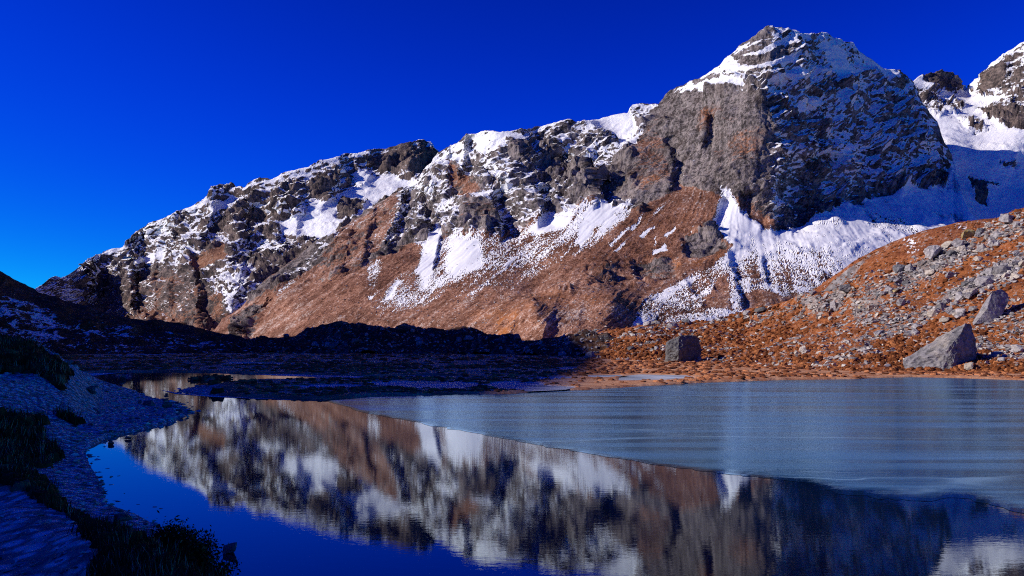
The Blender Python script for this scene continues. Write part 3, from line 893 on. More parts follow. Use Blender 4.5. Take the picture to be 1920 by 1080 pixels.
# rows behind the camera
back = np.linspace(-60, 1.1, 30)
BX = np.broadcast_to(((pxs[None] - CX) / F * 30.0), (30, len(pxs)))
wgt = np.linspace(1, 0, 30)[:, None] ** 0.5
GX = np.concatenate([BX * wgt + GX[:1] * (1 - wgt), GX], 0)
GY = np.concatenate([np.broadcast_to(back[:, None], BX.shape), GY], 0)
sdl = -poly_sd(LAKE, GX, GY)
sdl = np.maximum(sdl, 0) + np.minimum(sdl, 0)
sdi = poly_sd(ISLET, GX, GY)
land = np.where(sdi > sdl, sdi, sdl)
wob = fbm(np.stack([GX / 1.3, GY / 1.3, GX * 0], -1), 4)
wob2 = fbm(np.stack([GX / 0.35, GY / 0.35, GX * 0 + 4], -1), 3)
bigwob = fbm(np.stack([GX / 6, GY / 6, GX * 0 + 9], -1), 4)
pxg = CX + F * GX / np.maximum(GY, 0.5)
left = (1 - sstep(300, 520, pxg)) * (1 - sstep(62, 80, GY))       # the left bank
left = np.where(GY < 12, np.where(GX < 4, 1.0, left), left)
zm = meadow_z(GX, GY) * sstep(0.0, 0.5, land)
d = np.maximum(land, 0)
zl = 0.14 * np.minimum(d, 1.6) + 0.36 * np.clip(d - 1.6, 0, 4.0) + 0.03 * np.clip(d - 5.6, 0, 40)
zl = zl * (1 + 0.35 * bigwob) + wob * 0.10 * sstep(0.1, 1.0, d) + wob2 * 0.035 * sstep(0, 0.2, d)
# promontory of stones stays low
prom = poly_sd([G(*p) for p in [(190, 830), (350, 790), (352, 765), (320, 750), (240, 742), (150, 745), (110, 800)]], GX, GY)
zl = np.where(prom > 0, zl * (1 - 0.75 * sstep(0, 1.5, prom)) + 0.1 * sstep(0, 0.6, prom), zl)
# a vegetated hump on the far left bank
for (hx, hy_, hr, hh) in [(-25.5, 42, 3.6, 1.9), (-23, 38, 2.2, 0.7), (-24.5, 49, 2.6, 1.0), (-19.5, 37.5, 1.8, 0.35), (-15.5, 27, 1.8, 0.45)]:
    zl = zl + hh * np.exp(-((GX - hx) ** 2 + (GY - hy_) ** 2) / hr ** 2)
sdt = poly_sd(TERR, GX, GY)
terr = sstep(-0.75, 0.15, sdt + wob * 0.22)
zt = 1.50 - 0.07 * np.clip(GY - 6.5, 0, 10) + 0.10 * bigwob + 0.05 * np.clip(-GX - 4, 0, 30) + wob * 0.05 + wob2 * 0.007
path = sstep(-0.25, 0.2, poly_sd(PATH, GX, GY) + wob * 0.2)
zt = zt - 0.08 * path + 0.16 * np.exp(-((sdt - 0.35) / 0.4) ** 2)
zl = np.where(d > 0.05, np.maximum(zl, 0) * (1 - terr) + np.maximum(zt, zl * 0.8) * terr, zl)
GZ = zm * (1 - left) + zl * left
# lake floor
GZ = np.where(land < 0, np.maximum(-0.25 + 0.30 * land, -2.5) * sstep(0, -0.6, land) + GZ * 0, GZ)
# hollows for the frozen puddles
pud = np.full(GX.shape, -1e9)
for P_ in PUDDLES:
    pud = np.maximum(pud, poly_sd([G(*p, 0.08) for p in P_], GX, GY))
inp = sstep(-0.3, 0.3, pud)
GZ = np.where(pud > -0.3, np.where(land > 0.3, GZ * (1 - inp) + 0.0 * inp, GZ), GZ)
# towards the hills everything sinks a little below their feet
pyg = HY + (EYE - GZ) * F / np.maximum(GY, 0.5)
vg = zones(pxg, pyg, 0.0, [([(-300, 560), (0, 635), (60, 650), (125, 703), (112, 722), (60, 700), (0, 702), (-300, 720)], 1.0, 5), ([(92, 715), (150, 722), (205, 745), (207, 765), (120, 742)], 1.0, 4),
                           ([(105, 780), (160, 765), (250, 755), (260, 768), (140, 802)], 0.9, 5), ([(-100, 760), (70, 788), (82, 835), (-100, 830)], 0.9, 7), ([(-100, 835), (100, 828), (115, 870), (60, 885), (-100, 850)], 0.55, 8)], (wob * 8, wob * 5))
grav = left * np.clip((1 - vg) * (1 - terr) + path * terr, 0, 1)
grav = np.maximum(grav, left * sstep(-0.5, 0.5, prom))
pale = (1 - left)
frost_lift = (1 - left) * (0.44 + 0.4 * inp) * sstep(0.2, 2, land) * (1 - sstep(1050, 1250, pxg))  # frosty patches, strengthened to brighten the shaded part of the meadow


def mat_ground():
    t = NT("valley_ground")
    ag, ap, af = t.attr("gravel"), t.attr("pale"), t.attr("frost_lift")
    n1 = t.noise(None, 3.0, 6, 0.65)
    n2 = t.noise(None, 0.35, 5, 0.6, 0.3)
    n3 = t.noise(None, 14.0, 3, 0.6)
    veg = t.mix(t.ramp(n1, 0.3, 0.7), (0.030, 0.017, 0.009), (0.11, 0.055, 0.030))
    veg = t.mix(t.ramp(n2, 0.5, 0.65), veg, (0.14, 0.08, 0.05))
    mead = t.mix(t.ramp(n2, 0.38, 0.62), (0.66, 0.38, 0.22), (0.42, 0.18, 0.09))
    mead = t.mix(t.ramp(n1, 0.45, 0.75, 0, 0.7), mead, (0.16, 0.05, 0.018))
    base = t.mix(ap, veg, mead)
    vor = t.voro(None, 5.5)
    vs = t.t.nodes.new("ShaderNodeSeparateColor")
    t.link(t.voro(None, 5.5, out=1), vs.inputs[0])
    peb = t.mix(t.ramp(t.math('ADD', t.math('MULTIPLY', vs.outputs[0], 0.6), t.math('MULTIPLY', n1, 0.5)), 0.2, 0.9), (0.30, 0.36, 0.38), (0.74, 0.80, 0.82))
    peb = t.mix(t.ramp(vor, 0.35, 0.65, 0, 0.7), peb, (0.06, 0.06, 0.06))
    gm = t.ramp(t.math('ADD', ag, t.math('MULTIPLY', t.math('SUBTRACT', n1, 0.5), 0.8)), 0.4, 0.6)
    base = t.mix(gm, base, peb)
    fm = t.ramp(t.math('ADD', af, t.math('MULTIPLY', t.math('SUBTRACT', n1, 0.5), 0.7)), 0.42, 0.58, 0, 0.8)
    base = t.mix(fm, base, (0.66, 0.72, 0.76))
    h = t.math('ADD', t.math('MULTIPLY', n1, 1.0), t.math('MULTIPLY', n3, 0.3))
    h = t.math('SUBTRACT', h, t.math('MULTIPLY', t.math('MULTIPLY', vor, gm), 0.5))
    t.bsdf(base, 0.95, t.bump(h, 0.8, 0.12), 0.1)
    return t.m


ground = grid_obj("ground", np.stack([GX, GY, GZ], -1), mat_ground(), dict(gravel=grav, pale=pale, frost_lift=frost_lift))
struct(ground)
LAYERS["ground"] = (pxg, HY + (EYE - GZ) * F / np.maximum(GY, 0.5), np.stack([GX, GY, GZ], -1), None)

# a wide base sheet far below everything, out to the horizon
me = mesh_from("valley_floor", [(-9000, -6000, -4), (9000, -6000, -4), (9000, 12000, -4), (-9000, 12000, -4)], [0, 1, 2, 3], [4], M_HILL, False,
               dict(snow=np.zeros(4), grass=np.ones(4), ochre=np.zeros(4), tone=np.full(4, 0.5)))
o = bpy.data.objects.new("valley_floor", me)
C.objects.link(o)
struct(o)

# ------------------------------------------------------------------ water and ice
def mat_water():
    t = NT("lake_water")
    r1 = t.noise(t.mapping((0.9, 2.6, 1)), 2.2, 3, 0.55)
    r2 = t.noise(t.mapping((1.0, 1.7, 1)), 0.25, 2, 0.5)
    r3 = t.noise(t.mapping((1.0, 3.0, 1)), 9.0, 2, 0.5)
    patch = t.ramp(t.noise(t.mapping((0.5, 1.0, 1)), 0.06, 2, 0.5), 0.35, 0.65, 0.35, 1.0)
    h = t.math('ADD', t.math('MULTIPLY', r1, 0.0013), t.math('MULTIPLY', r2, 0.0006))
    h = t.math('ADD', h, t.math('MULTIPLY', r3, 0.0005))
    h = t.math('MULTIPLY', h, patch)
    mirror(t, (0.002, 0.010, 0.035), 0.012, t.bump(h, 1.0, 0.55), (0.80, 0.93, 1.0), 1.70)
    return t.m


def flat_poly(name, pts, z, mat, thick=0.0):
    bm = bmesh.new()
    vs = [bm.verts.new((x, y, z)) for x, y in pts]
    f = bm.faces.new(vs)
    if f.normal.z < 0:
        f.normal_flip()
    bm.normal_update()
    if f.normal.z < 0:
        bmesh.ops.reverse_faces(bm, faces=[f])
    if thick:
        r = bmesh.ops.extrude_face_region(bm, geom=[f])
        vv = [e for e in r["geom"] if isinstance(e, bmesh.types.BMVert)]
        bmesh.ops.translate(bm, verts=vv, vec=(0, 0, -thick))
        bmesh.ops.recalc_face_normals(bm, faces=bm.faces[:])
    bmesh.ops.triangulate(bm, faces=bm.faces[:])
    me = bpy.data.meshes.new(name)
    bm.to_mesh(me)
    bm.free()
    me.materials.append(mat)
    o = bpy.data.objects.new(name, me)
    C.objects.link(o)
    return o


struct(flat_poly("lake_water", [(-140, -60), (200, -60), (200, 135), (-140, 135)], 0.0, mat_water()))

ice_edge = [(615, 752), (640, 762), (680, 772), (720, 780), (770, 790), (830, 802), (900, 814), (960, 826), (1020, 836), (1100, 850), (1180, 864), (1240, 873), (1320, 884), (1400, 893), (1450, 898), (1500, 906),
            (1540, 914), (1580, 924), (1615, 932), (1650, 936), (1720, 938), (1780, 936), (1830, 941), (1880, 952), (1925, 962), (2050, 990), (2300, 1060)]
ice_far = [(2500, 746), (2100, 722.5), (1920, 713.5), (1800, 709.4), (1710, 707.4), (1640, 709), (1600, 711.4), (1480, 712.5), (1330, 717.6), (1200, 725), (1100, 731.5), (1020, 734), (960, 739.4), (880, 740), (800, 741.6), (700, 744.6)]
rr = np.random.default_rng(4)
ie = []
for k in range(len(ice_edge) - 1):
    a, b = np.array(ice_edge[k], float), np.array(ice_edge[k + 1], float)
    m = max(2, int((b[0] - a[0]) / 13))
    for i in range(m):
        p = a + (b - a) * i / m
        ie.append(tuple(p))


def mat_ice():
    t = NT("lake_ice")
    thin = t.attr("thin")
    streak = t.noise(t.mapping((0.05, 0.55, 1), (0, 0, math.radians(6))), 1.0, 5, 0.62, 0.5)
    fine = t.noise(t.mapping((0.5, 2.2, 1), (0, 0, math.radians(4))), 1.6, 5, 0.65)
    blot = t.noise(t.mapping((0.5, 1.0, 1)), 0.12, 3, 0.55)
    warp = t.noise(t.mapping((0.35, 0.35, 1)), 0.5, 3, 0.6)
    wv = t.t.nodes.new("ShaderNodeVectorMath")
    wv.operation = 'ADD'
    t.link(t.mapping((0.022, 0.14, 1), (0, 0, math.radians(7))), wv.inputs[0])
    t.link(t.math('MULTIPLY', warp, 0.35), wv.inputs[1])
    crk = t.voro(wv.outputs[0], 1.0, 'DISTANCE_TO_EDGE', 0)
    cm = t.math('MULTIPLY', t.ramp(crk, 0.016, 0.0), t.ramp(t.noise(None, 0.35, 3, 0.6), 0.38, 0.58))
    col = t.mix(t.ramp(streak, 0.38, 0.66), (0.010, 0.065, 0.14), (0.09, 0.25, 0.42))
    col = t.mix(t.ramp(blot, 0.4, 0.7, 0, 0.6), col, (0.022, 0.12, 0.22))
    col = t.mix(t.math('MULTIPLY', cm, 0.6), col, (0.30, 0.55, 0.75))
    col = t.mix(t.ramp(fine, 0.60, 0.76, 0, 0.5), col, (0.22, 0.45, 0.66))
    tm = t.ramp(t.math('ADD', thin, t.math('MULTIPLY', t.math('SUBTRACT', fine, 0.5), 0.9)), 0.25, 0.85)
    col = t.mix(tm, col, (0.004, 0.02, 0.06))
    h = t.math('ADD', t.math('MULTIPLY', fine, 0.055), t.math('MULTIPLY', streak, 0.03))
    h = t.math('MULTIPLY', h, t.math('SUBTRACT', 1.0, t.math('MULTIPLY', tm, 0.85)))
    rough = t.math('MULTIPLY', t.ramp(streak, 0.3, 0.7, 0.09, 0.24), t.math('SUBTRACT', 1.0, t.math('MULTIPLY', tm, 0.8)))
    mirror(t, col, rough, t.bump(h, 0.28, 0.4), (0.44, 0.72, 1.0), 1.52)
    return t.m


M_ICE = mat_ice()
# the sheet thins out towards its open edge: a strip of thin ice, then the solid sheet
e0 = np.array([G(*p) for p in ie])
wd = np.interp([p[0] for p in ie], [615, 700, 1200, 1450, 1650, 1900, 2300], [0.6, 0.8, 0.9, 1.3, 2.4, 2.2, 1.5])
tg = np.gradient(e0, axis=0)
tg = np.stack([np.convolve(np.pad(tg[:, c], 4, 'edge'), np.ones(9) / 9, 'valid') for c in (0, 1)], -1)
tg /= np.linalg.norm(tg, axis=1)[:, None]
nm = np.stack([-tg[:, 1], tg[:, 0]], -1)
e1 = e0 + np.array([0.5, 0.86]) * (wd * 0.9)[:, None]
e0 = e0 + nm * (rr.normal(size=len(e0)) * 0.07 + fbm(np.c_[e0 / 0.9, e0[:, 0] * 0], 3) * 0.35)[:, None]
fr = np.array([G(*p) for p in ice_far[::-1]])
sf = np.r_[0, np.cumsum(np.linalg.norm(np.diff(fr, axis=0), axis=1))]
se = np.r_[0, np.cumsum(np.linalg.norm(np.diff(e1, axis=0), axis=1))]
us = np.linspace(0, 1, len(e0))
fr = np.stack([np.interp(us * sf[-1], sf, fr[:, c]) for c in (0, 1)], -1)
ne = len(e0)
vv = np.concatenate([np.c_[e0, np.full(ne, 0.006)], np.c_[e1, np.full(ne, 0.010)], np.c_[fr, np.full(ne, 0.010)]])
kk = np.arange(ne - 1)
lp = np.concatenate([np.stack([kk + o_, kk + 1 + o_, kk + 1 + o_ + ne, kk + o_ + ne], -1) for o_ in (0, ne)])
ct = np.full(len(lp), 4)
ice = bpy.data.objects.new("ice_sheet", mesh_from("ice_sheet", vv, lp, ct, M_ICE, False, dict(thin=np.r_[np.ones(ne), np.zeros(2 * ne)])))
C.objects.link(ice)
struct(ice)


def mat_puddle():
    t = NT("puddle_ice")
    n = t.noise(t.mapping((0.3, 1, 1)), 0.8, 4, 0.6)
    col = t.mix(t.ramp(n, 0.35, 0.65), (0.16, 0.20, 0.25), (0.55, 0.60, 0.66))
    t.bsdf(col, 0.6, t.bump(n, 0.3, 0.05), 0.1)
    return t.m


M_PUD = mat_puddle()
for P_ in PUDDLES:
    c = np.mean([G(*p, 0.08) for p in P_], axis=0)
    pts = [np.array(G(*p, 0.08)) for p in P_]
    struct(flat_poly("frozen_puddle", [tuple(p) for p in pts], 0.085, M_PUD, 0.0))
# skim ice along the channel behind the tongue of meadow
for P_ in [[(470, 701.6), (540, 701.6), (640, 704.6), (700, 707), (770, 704), (862, 705.4), (858, 707.2), (770, 708.2), (690, 709.6), (640, 711.4), (560, 711.4), (600, 707), (520, 704.5)],
           [(300, 731), (340, 738), (420, 743.6), (530, 748.6), (560, 750.5), (480, 748), (400, 744.5), (330, 739)], [(130, 701), (230, 698.6), (190, 703), (120, 711), (150, 705)]]:
    struct(flat_poly("skim_ice", [G(*p) for p in P_], 0.012, M_PUD, 0.0))

# ------------------------------------------------------------------ rocks
def mat_rock(name, a, b, cream=0.3, lichen=0.0, scale=1.0):
    t = NT(name)
    tc = t.t.nodes.new("ShaderNodeTexCoord").outputs["Object"]
    oi = t.t.nodes.new("ShaderNodeObjectInfo").outputs["Random"]
    n1 = t.noise(None, 2.2 * scale, 4, 0.65)
    n2 = t.noise(None, 0.45 * scale, 3, 0.6)
    st = t.noise(t.mapping((0.5, 0.5, 2.6), (0.5, 0.4, 0)), 1.6 * scale, 3, 0.6)
    col = t.mix(t.ramp(n1, 0.3, 0.7), a, b)
    col = t.mix(t.ramp(n2, 0.5, 0.68, 0, cream), col, (0.52, 0.47, 0.40))
    col = t.mix(t.ramp(st, 0.42, 0.30, 0, 0.5), col, tuple(c * 0.35 for c in a))
    if lichen:
        col = t.mix(t.ramp(n1, 0.50, 0.60, 0, lichen), col, (0.55, 0.36, 0.06))
    v = t.ramp(oi, 0.0, 1.0, 0.72, 1.18)
    cb = t.t.nodes.new("ShaderNodeVectorMath")
    cb.operation = 'SCALE'
    t.link(col, cb.inputs[0])
    t.link(v, cb.inputs["Scale"])
    h = t.math('ADD', n1, t.math('MULTIPLY', st, 0.8))
    t.bsdf(cb.outputs[0], 0.9, t.bump(h, 0.7, 0.25 / scale), 0.15)
    return t.m


M_ROCK = mat_rock("grey_rock", (0.20, 0.19, 0.20), (0.44, 0.42, 0.43))
M_BIG = mat_rock("weathered_rock", (0.12, 0.12, 0.13), (0.30, 0.29, 0.31), 0.4, 0.0, 0.8)
M_CREAM = mat_rock("cream_rock", (0.34, 0.30, 0.26), (0.55, 0.50, 0.43), 0.6)
M_YEL = mat_rock("lichen_rock", (0.40, 0.32, 0.18), (0.55, 0.45, 0.25), 0.3, 0.8)
M_DARK = mat_rock("dark_rock", (0.10, 0.10, 0.105), (0.24, 0.24, 0.25), 0.1)
M_WET = mat_rock("shore_rock", (0.07, 0.075, 0.08), (0.20, 0.205, 0.21), 0.05, 0.0, 4.0)


def hull_mesh(name, pts, mat, subdiv=0, rough=0.0, seed=0, freq=1.0):
    bm = bmesh.new()
    for p in pts:
        bm.verts.new(p)
    r = bmesh.ops.convex_hull(bm, input=bm.verts[:])
    junk = [e for e in r["geom_interior"] if isinstance(e, bmesh.types.BMVert)]
    junk += [v for v in bm.verts if not v.link_faces and v not in junk]
    bmesh.ops.delete(bm, geom=junk, context='VERTS')
    if subdiv:
        for _ in range(subdiv):
            bmesh.ops.subdivide_edges(bm, edges=bm.edges[:], cuts=1, use_grid_fill=True)
        bmesh.ops.triangulate(bm, faces=bm.faces[:])
        bmesh.ops.smooth_vert(bm, verts=bm.verts[:], factor=0.35, use_axis_x=True, use_axis_y=True, use_axis_z=True)
        bm.normal_update()
        co = np.array([v.co for v in bm.verts])
        no = np.array([v.normal for v in bm.verts])
        d_ = fbm(co * freq + seed * 3.7, 4, 0.6) * rough + np.abs(fbm(co * freq * 2.3 + 7 + seed, 3)) * -rough * 0.8
        for v, c_, n_, dd in zip(bm.verts, co, no, d_):
            v.co = Vector(c_ + n_ * dd)
    bmesh.ops.recalc_face_normals(bm, faces=bm.faces[:])
    me = bpy.data.meshes.new(name)
    bm.to_mesh(me)
    bm.free()
    me.materials.append(mat)
    return me


def rand_pts(n, r, flat=1.0):
    p = r.normal(size=(n, 3))
    p /= np.linalg.norm(p, axis=1)[:, None]
    p *= r.uniform(0.72, 1.0, (n, 1))
    p[:, 2] *= flat
    p[:, 2] = np.maximum(p[:, 2], -0.55 * flat)
    return p * 0.5


ROCKS = {}
for key, m in (("grey", M_ROCK), ("cream", M_CREAM), ("yellow", M_YEL), ("dark", M_DARK), ("wet", M_WET)):
    ROCKS[key] = [hull_mesh("boulder_shape", rand_pts(16, np.random.default_rng(100 + k), 0.9), m, 3, 0.055, k, 2.6) for k in range(6)]

_proj = {}


def spot(layer_name, px, py):
    """the point of a terrain sheet that lies along photo pixel (px, py)"""
    if layer_name not in _proj:
        P = LAYERS[layer_name][2]
        yy = np.maximum(P[..., 1], 0.5)
        _proj[layer_name] = (CX + F * P[..., 0] / yy, HY - (P[..., 2] - EYE) * F / yy, P, P[..., 1] > 2)
    X, Y, P, ok = _proj[layer_name]
    d2 = (X - px) ** 2 + ((Y - py) * 1.0) ** 2 + np.where(ok, 0, 1e9)
    if layer_name == "ground":
        d2 = d2 + np.where(P[..., 2] < -0.3, 1e6, 0)
    k = np.unravel_index(np.argmin(d2), d2.shape)
    return P[k]


def put_rock(name, lay, px, py, w, h, kind, rs, label, group=None, deep=None, tilt=0.0, sink=0.27, at=None):
    p = np.array(at) if at is not None else spot(lay, px, py)
    s = w * p[1] / F
    hh = h * p[1] / F
    o = bpy.data.objects.new(name, ROCKS[kind][int(rs.integers(6))])
    C.objects.link(o)
    o.scale = (s * 1.12, (deep or rs.uniform(0.7, 1.1)) * s, hh * 1.35)
    o.rotation_euler = (rs.uniform(-0.2, 0.2), tilt + rs.uniform(-0.15, 0.15), rs.uniform(-0.5, 0.5))
    o.location = (p[0], p[1], p[2] + hh * (0.5 - sink))
    tag(o, label, "boulder" if name == "boulder" else "stone", group)
    return o


rs = np.random.default_rng(21)
# the two great boulders, the long slab: shapes of their own (photo-pixel outlines scaled to their distance)
def big_rock(lay, px, py, pts, mat, label, sub, rough, freq, seed, rz=0.0):
    p = spot(lay, px, py)
    k = p[1] / F
    me = hull_mesh("boulder", [(a * k, c * k, b * k) for a, b, c in pts], mat, sub, rough, seed, freq)
    o = bpy.data.objects.new("boulder", me)
    C.objects.link(o)
    o.location = (p[0], p[1], p[2])
    o.rotation_euler.z = rz
    tag(o, label, "boulder")
    return o


big_rock("moraine_slope", 1760, 691, [(-64, 16, 2), (-58, -6, -5), (-12, -10, -26), (20, -6, -26), (16, 40, -22), (36, 66, -6), (46, 88, 16), (56, 84, 30), (64, 55, 36), (68, 20, 38), (50, -6, 10),
                                      (-34, 28, 48), (8, 62, 58), (-55, -8, 45), (40, -8, 78), (62, -8, 70)], M_BIG, "huge slanting grey boulder with dark right side at the right shore", 4, 0.45, 0.5, 3, -0.42)
big_rock("moraine_slope", 1288, 681, [(-35, 28, 6), (-32, 42, 8), (-14, 53, 2), (12, 55, 18), (30, 48, 34), (38, 30, 40), (35, 10, 36), (26, -6, 28), (-17, -8, -6), (-18, 24, -14), (-33, -6, 8),
                                      (-30, 40, 50), (10, 52, 70), (34, 30, 75), (-34, -8, 50), (34, -8, 80)], M_DARK, "large dark blocky boulder standing alone at the meadow edge", 4, 0.5, 0.55, 9)
big_rock("moraine_slope", 1872, 606, [(-36, -2, -4), (-28, 8, -4), (-12, 28, -4), (6, 62, 10), (28, 68, 20), (44, 58, 24), (38, 44, 10), (20, 18, -2), (-2, 2, -8), (-36, -8, 14), (10, -4, 26), (30, 52, 40), (46, 40, 40), (6, 46, 34)],
         M_BIG, "long flat grey slab lying on the right slope above the huge boulder", 3, 0.12, 0.7, 5).location.y += 1.6

R = "moraine_slope"
named = [
    (R, 1751, 484, 37, 36, "grey", "large rounded grey boulder on the crest of the right slope"),
    (R, 1781, 462, 28, 17, "cream", "cream boulder propped beside the large rounded crest boulder"),
    (R, 1803, 466, 36, 22, "grey", "tilted grey slab right of the cream crest boulder"),
    (R, 1815, 446, 32, 24, "yellow", "cream block with yellow lichen high on the right slope crest"),
    (R, 1838, 438, 20, 20, "dark", "dark block with deep shadow near the crest on the far right"),
    (R, 1855, 426, 20, 14, "cream", "pale block above the dark block on the far right crest"),
    (R, 1892, 416, 32, 24, "grey", "grey block topping the rock pile at the right picture edge"),
    (R, 1870, 446, 24, 18, "grey", "grey boulder below the topmost rock pile on the far right"),
    (R, 1845, 470, 26, 20, "grey", "angular boulder in the middle of the upper right rubble"),
    (R, 1686, 512, 30, 24, "dark", "dark cracked block on the slope below the brown shoulder"),
    (R, 1708, 507, 24, 20, "grey", "grey block right of the dark cracked block"),
    (R, 1846, 535, 42, 26, "grey", "broad grey block at the head of the pale rubble band"),
    (R, 1880, 512, 40, 26, "grey", "wide grey outcrop boulder near the right edge above the broad block"),
    (R, 1800, 562, 28, 22, "grey", "grey boulder in the cluster at the middle of the right slope"),
    (R, 1822, 556, 26, 22, "cream", "pale rounded boulder in the cluster at mid slope"),
    (R, 1808, 536, 24, 12, "dark", "dark flat boulder on top of the mid slope cluster"),
    (R, 1766, 582, 28, 24, "grey", "smooth grey boulder with a dark flat top above the huge boulder"),
    (R, 1751, 592, 28, 22, "cream", "pale egg-shaped boulder left of the smooth grey boulder"),
    (R, 1783, 588, 20, 20, "grey", "grey boulder right of the smooth grey boulder"),
    (R, 1569, 550, 14, 16, "cream", "cream stone at the mouth of the dark overhang"),
    (R, 1590, 548, 38, 22, "dark", "dark overhanging boulder on the moraine crest"),
    (R, 1566, 580, 20, 26, "grey", "upright grey boulder below the dark overhanging boulder"),
    (R, 1626, 545, 18, 13, "grey", "striped grey stone in orange grass right of the overhang"),
    (R, 1634, 582, 24, 18, "cream", "white pyramid shaped boulder in the orange grass"),
    (R, 1677, 548, 11, 8, "yellow", "bright yellow lichen stone on the middle of the slope"),
    (R, 1614, 577, 13, 8, "yellow", "thin yellow stone left of the white pyramid boulder"),
    (R, 1521, 620, 7, 8, "yellow", "small yellow stone in the dark hollow"),
    (R, 1665, 545, 26, 14, "grey", "flat grey boulder beside the bright yellow lichen stone"),
    (R, 1690, 572, 22, 22, "grey", "dark sided boulder at mid slope left of the egg-shaped boulder"),
    (R, 1720, 616, 24, 12, "grey", "grey boulder directly above the huge slanting boulder"),
    (R, 1772, 604, 26, 14, "cream", "pale flat boulder touching the top of the huge boulder from behind"),
    (R, 1509, 661, 19, 19, "cream", "rounded two-tone boulder on the low orange grass"),
    (R, 1492, 664, 11, 9, "cream", "small pale stone left of the rounded two-tone boulder"),
    (R, 1464, 680, 15, 8, "cream", "flat white stone low on the meadow edge"),
    (R, 1480, 675, 9, 9, "grey", "small upright stone right of the flat white stone"),
    (R, 1586, 666, 11, 10, "grey", "small pointed stone on the meadow edge"),
    (R, 1601, 676, 26, 11, "grey", "low grey slab with a pointed end on the meadow edge"),
    (R, 1648, 627, 28, 13, "grey", "long grey stone left of the huge boulder at mid slope"),
    (R, 1735, 634, 12, 10, "cream", "white stone at the left shoulder of the huge boulder"),
    (R, 1403, 590, 21, 15, "grey", "grey block on the low crest right of the lone dark boulder"),
    (R, 1428, 584, 28, 14, "dark", "wide dark boulder on the low crest"),
    (R, 1228, 606, 15, 9, "cream", "pale rounded stone on the low crest left of the lone boulder"),
    (R, 1262, 614, 28, 17, "grey", "pale angular boulder on the crest above the lone dark boulder"),
    (R, 1291, 606, 26, 14, "dark", "dark flat topped boulder on the crest above the lone dark boulder"),
    (R, 1214, 610, 22, 13, "grey", "grey boulder at the left end of the low crest"),
    (R, 1231, 656, 13, 11, "grey", "grey stone left of the lone dark boulder"),
    (R, 1183, 657, 18, 12, "dark", "dark stone in the brown grass beyond the meadow"),
    (R, 1330, 660, 9, 8, "cream", "small white stone touching the right side of the lone dark boulder"),
    (R, 1385, 672, 16, 7, "cream", "low white stone at the tip of the lone boulder's shadow"),
    (R, 1110, 603, 15, 10, "dark", "dark round stone on top of the boulder heap"),
    (R, 1109, 616, 16, 10, "dark", "dark stone second from the top of the boulder heap"),
    (R, 1098, 626, 15, 12, "grey", "grey stone at the middle of the boulder heap"),
    (R, 1107, 646, 20, 18, "cream", "bright faceted stone low in the boulder heap"),
    (R, 1111, 671, 28, 18, "grey", "largest boulder at the foot of the boulder heap"),
    (R, 1819, 694, 22, 22, "cream", "tan stone at the right foot of the huge boulder"),
    (R, 1790, 688, 15, 9, "grey", "small grey stone at the front foot of the huge boulder"),
    (R, 1871, 668, 24, 14, "grey", "low grey boulder in red grass right of the huge boulder"),
    (R, 1906, 660, 30, 18, "grey", "grey boulder near the right edge above the shore"),
    ("moraine_ridge", 756, 621, 52, 20, "dark", "big peaked block on the dark moraine crest"),
    ("moraine_ridge", 637, 610, 34, 13, "dark", "flat dark block on the highest hump of the dark moraine"),
    ("moraine_ridge", 967, 636, 20, 14, "dark", "square dark block on the dark moraine crest"),
    ("moraine_ridge", 957, 662, 18, 10, "grey", "blue grey boulder at the foot of the dark moraine"),
    ("moraine_ridge", 1064, 650, 13, 12, "grey", "pale block left of the boulder heap"),
    ("moraine_ridge", 1052, 668, 30, 12, "grey", "long grey boulder at the moraine foot left of the boulder heap"),
    ("moraine_ridge", 783, 640, 16, 12, "grey", "grey boulder on the dark moraine below the big peaked block"),
]
for lay, px, py, w, h, kind, lab in named:
    nm = "boulder" if w > 14 else "stone"
    put_rock(nm, lay, px, py, w, h, kind, rs, lab, tilt=0.3 if "slab" in lab or "tilted" in lab else 0.0)

# left shore: rocks that stand out
left_named = [
    ("ground", 229, 712, 15, 12, "wet", "lone round rock standing in the far water at left"),
    ("ground", 282, 760, 30, 11, "wet", "low dark rock on the stony point"),
    ("ground", 336, 776, 22, 14, "wet", "block at the tip of the stony point"),
    ("ground", 312, 764, 26, 14, "wet", "rock under the little stone stack on the point"),
    ("ground", 262, 757, 14, 8, "wet", "small rock at the left of the stony point's far edge"),
    ("ground", 172, 740, 24, 20, "wet", "rounded rock at the end of the brown bank"),
    ("ground", 92, 702, 46, 26, "wet", "leaning grey slab on the grassy hump at left"),
    ("ground", 14, 704, 24, 14, "wet", "grey rock on the bank at the left picture edge"),
    ("ground", 207, 834, 15, 9, "wet", "pointed stone in the cove mouth"),
    ("ground", 240, 824, 14, 8, "wet", "dark stone where the mirrored snow meets the cove"),
    ("ground", 209, 812, 10, 7, "wet", "small dark stone at the top of the cove"),
    ("ground", 232, 982, 36, 24, "wet", "big square rock at the water's edge below the bank"),
    ("ground", 222, 962, 24, 8, "wet", "flat stone in the water behind the big square rock"),
    ("ground", 273, 986, 15, 8, "wet", "small oval stone in the water right of the big square rock"),
    ("ground", 205, 988, 26, 10, "wet", "low stone left of the big square rock"),
    ("ground", 434, 1036, 36, 26, "dark", "lone dark rock in open water at the bottom"),
]
for lay, px, py, w, h, kind, lab in left_named:
    x, y = G(px, py, 0.0)
    inl = poly_sd(LAKE, np.array([x]), np.array([y]))[0] > -0.3
    put_rock("stone", lay, px, py, w, h, kind, rs, lab, at=(x, y, 0.0) if inl else None, sink=0.2 if inl else 0.15)
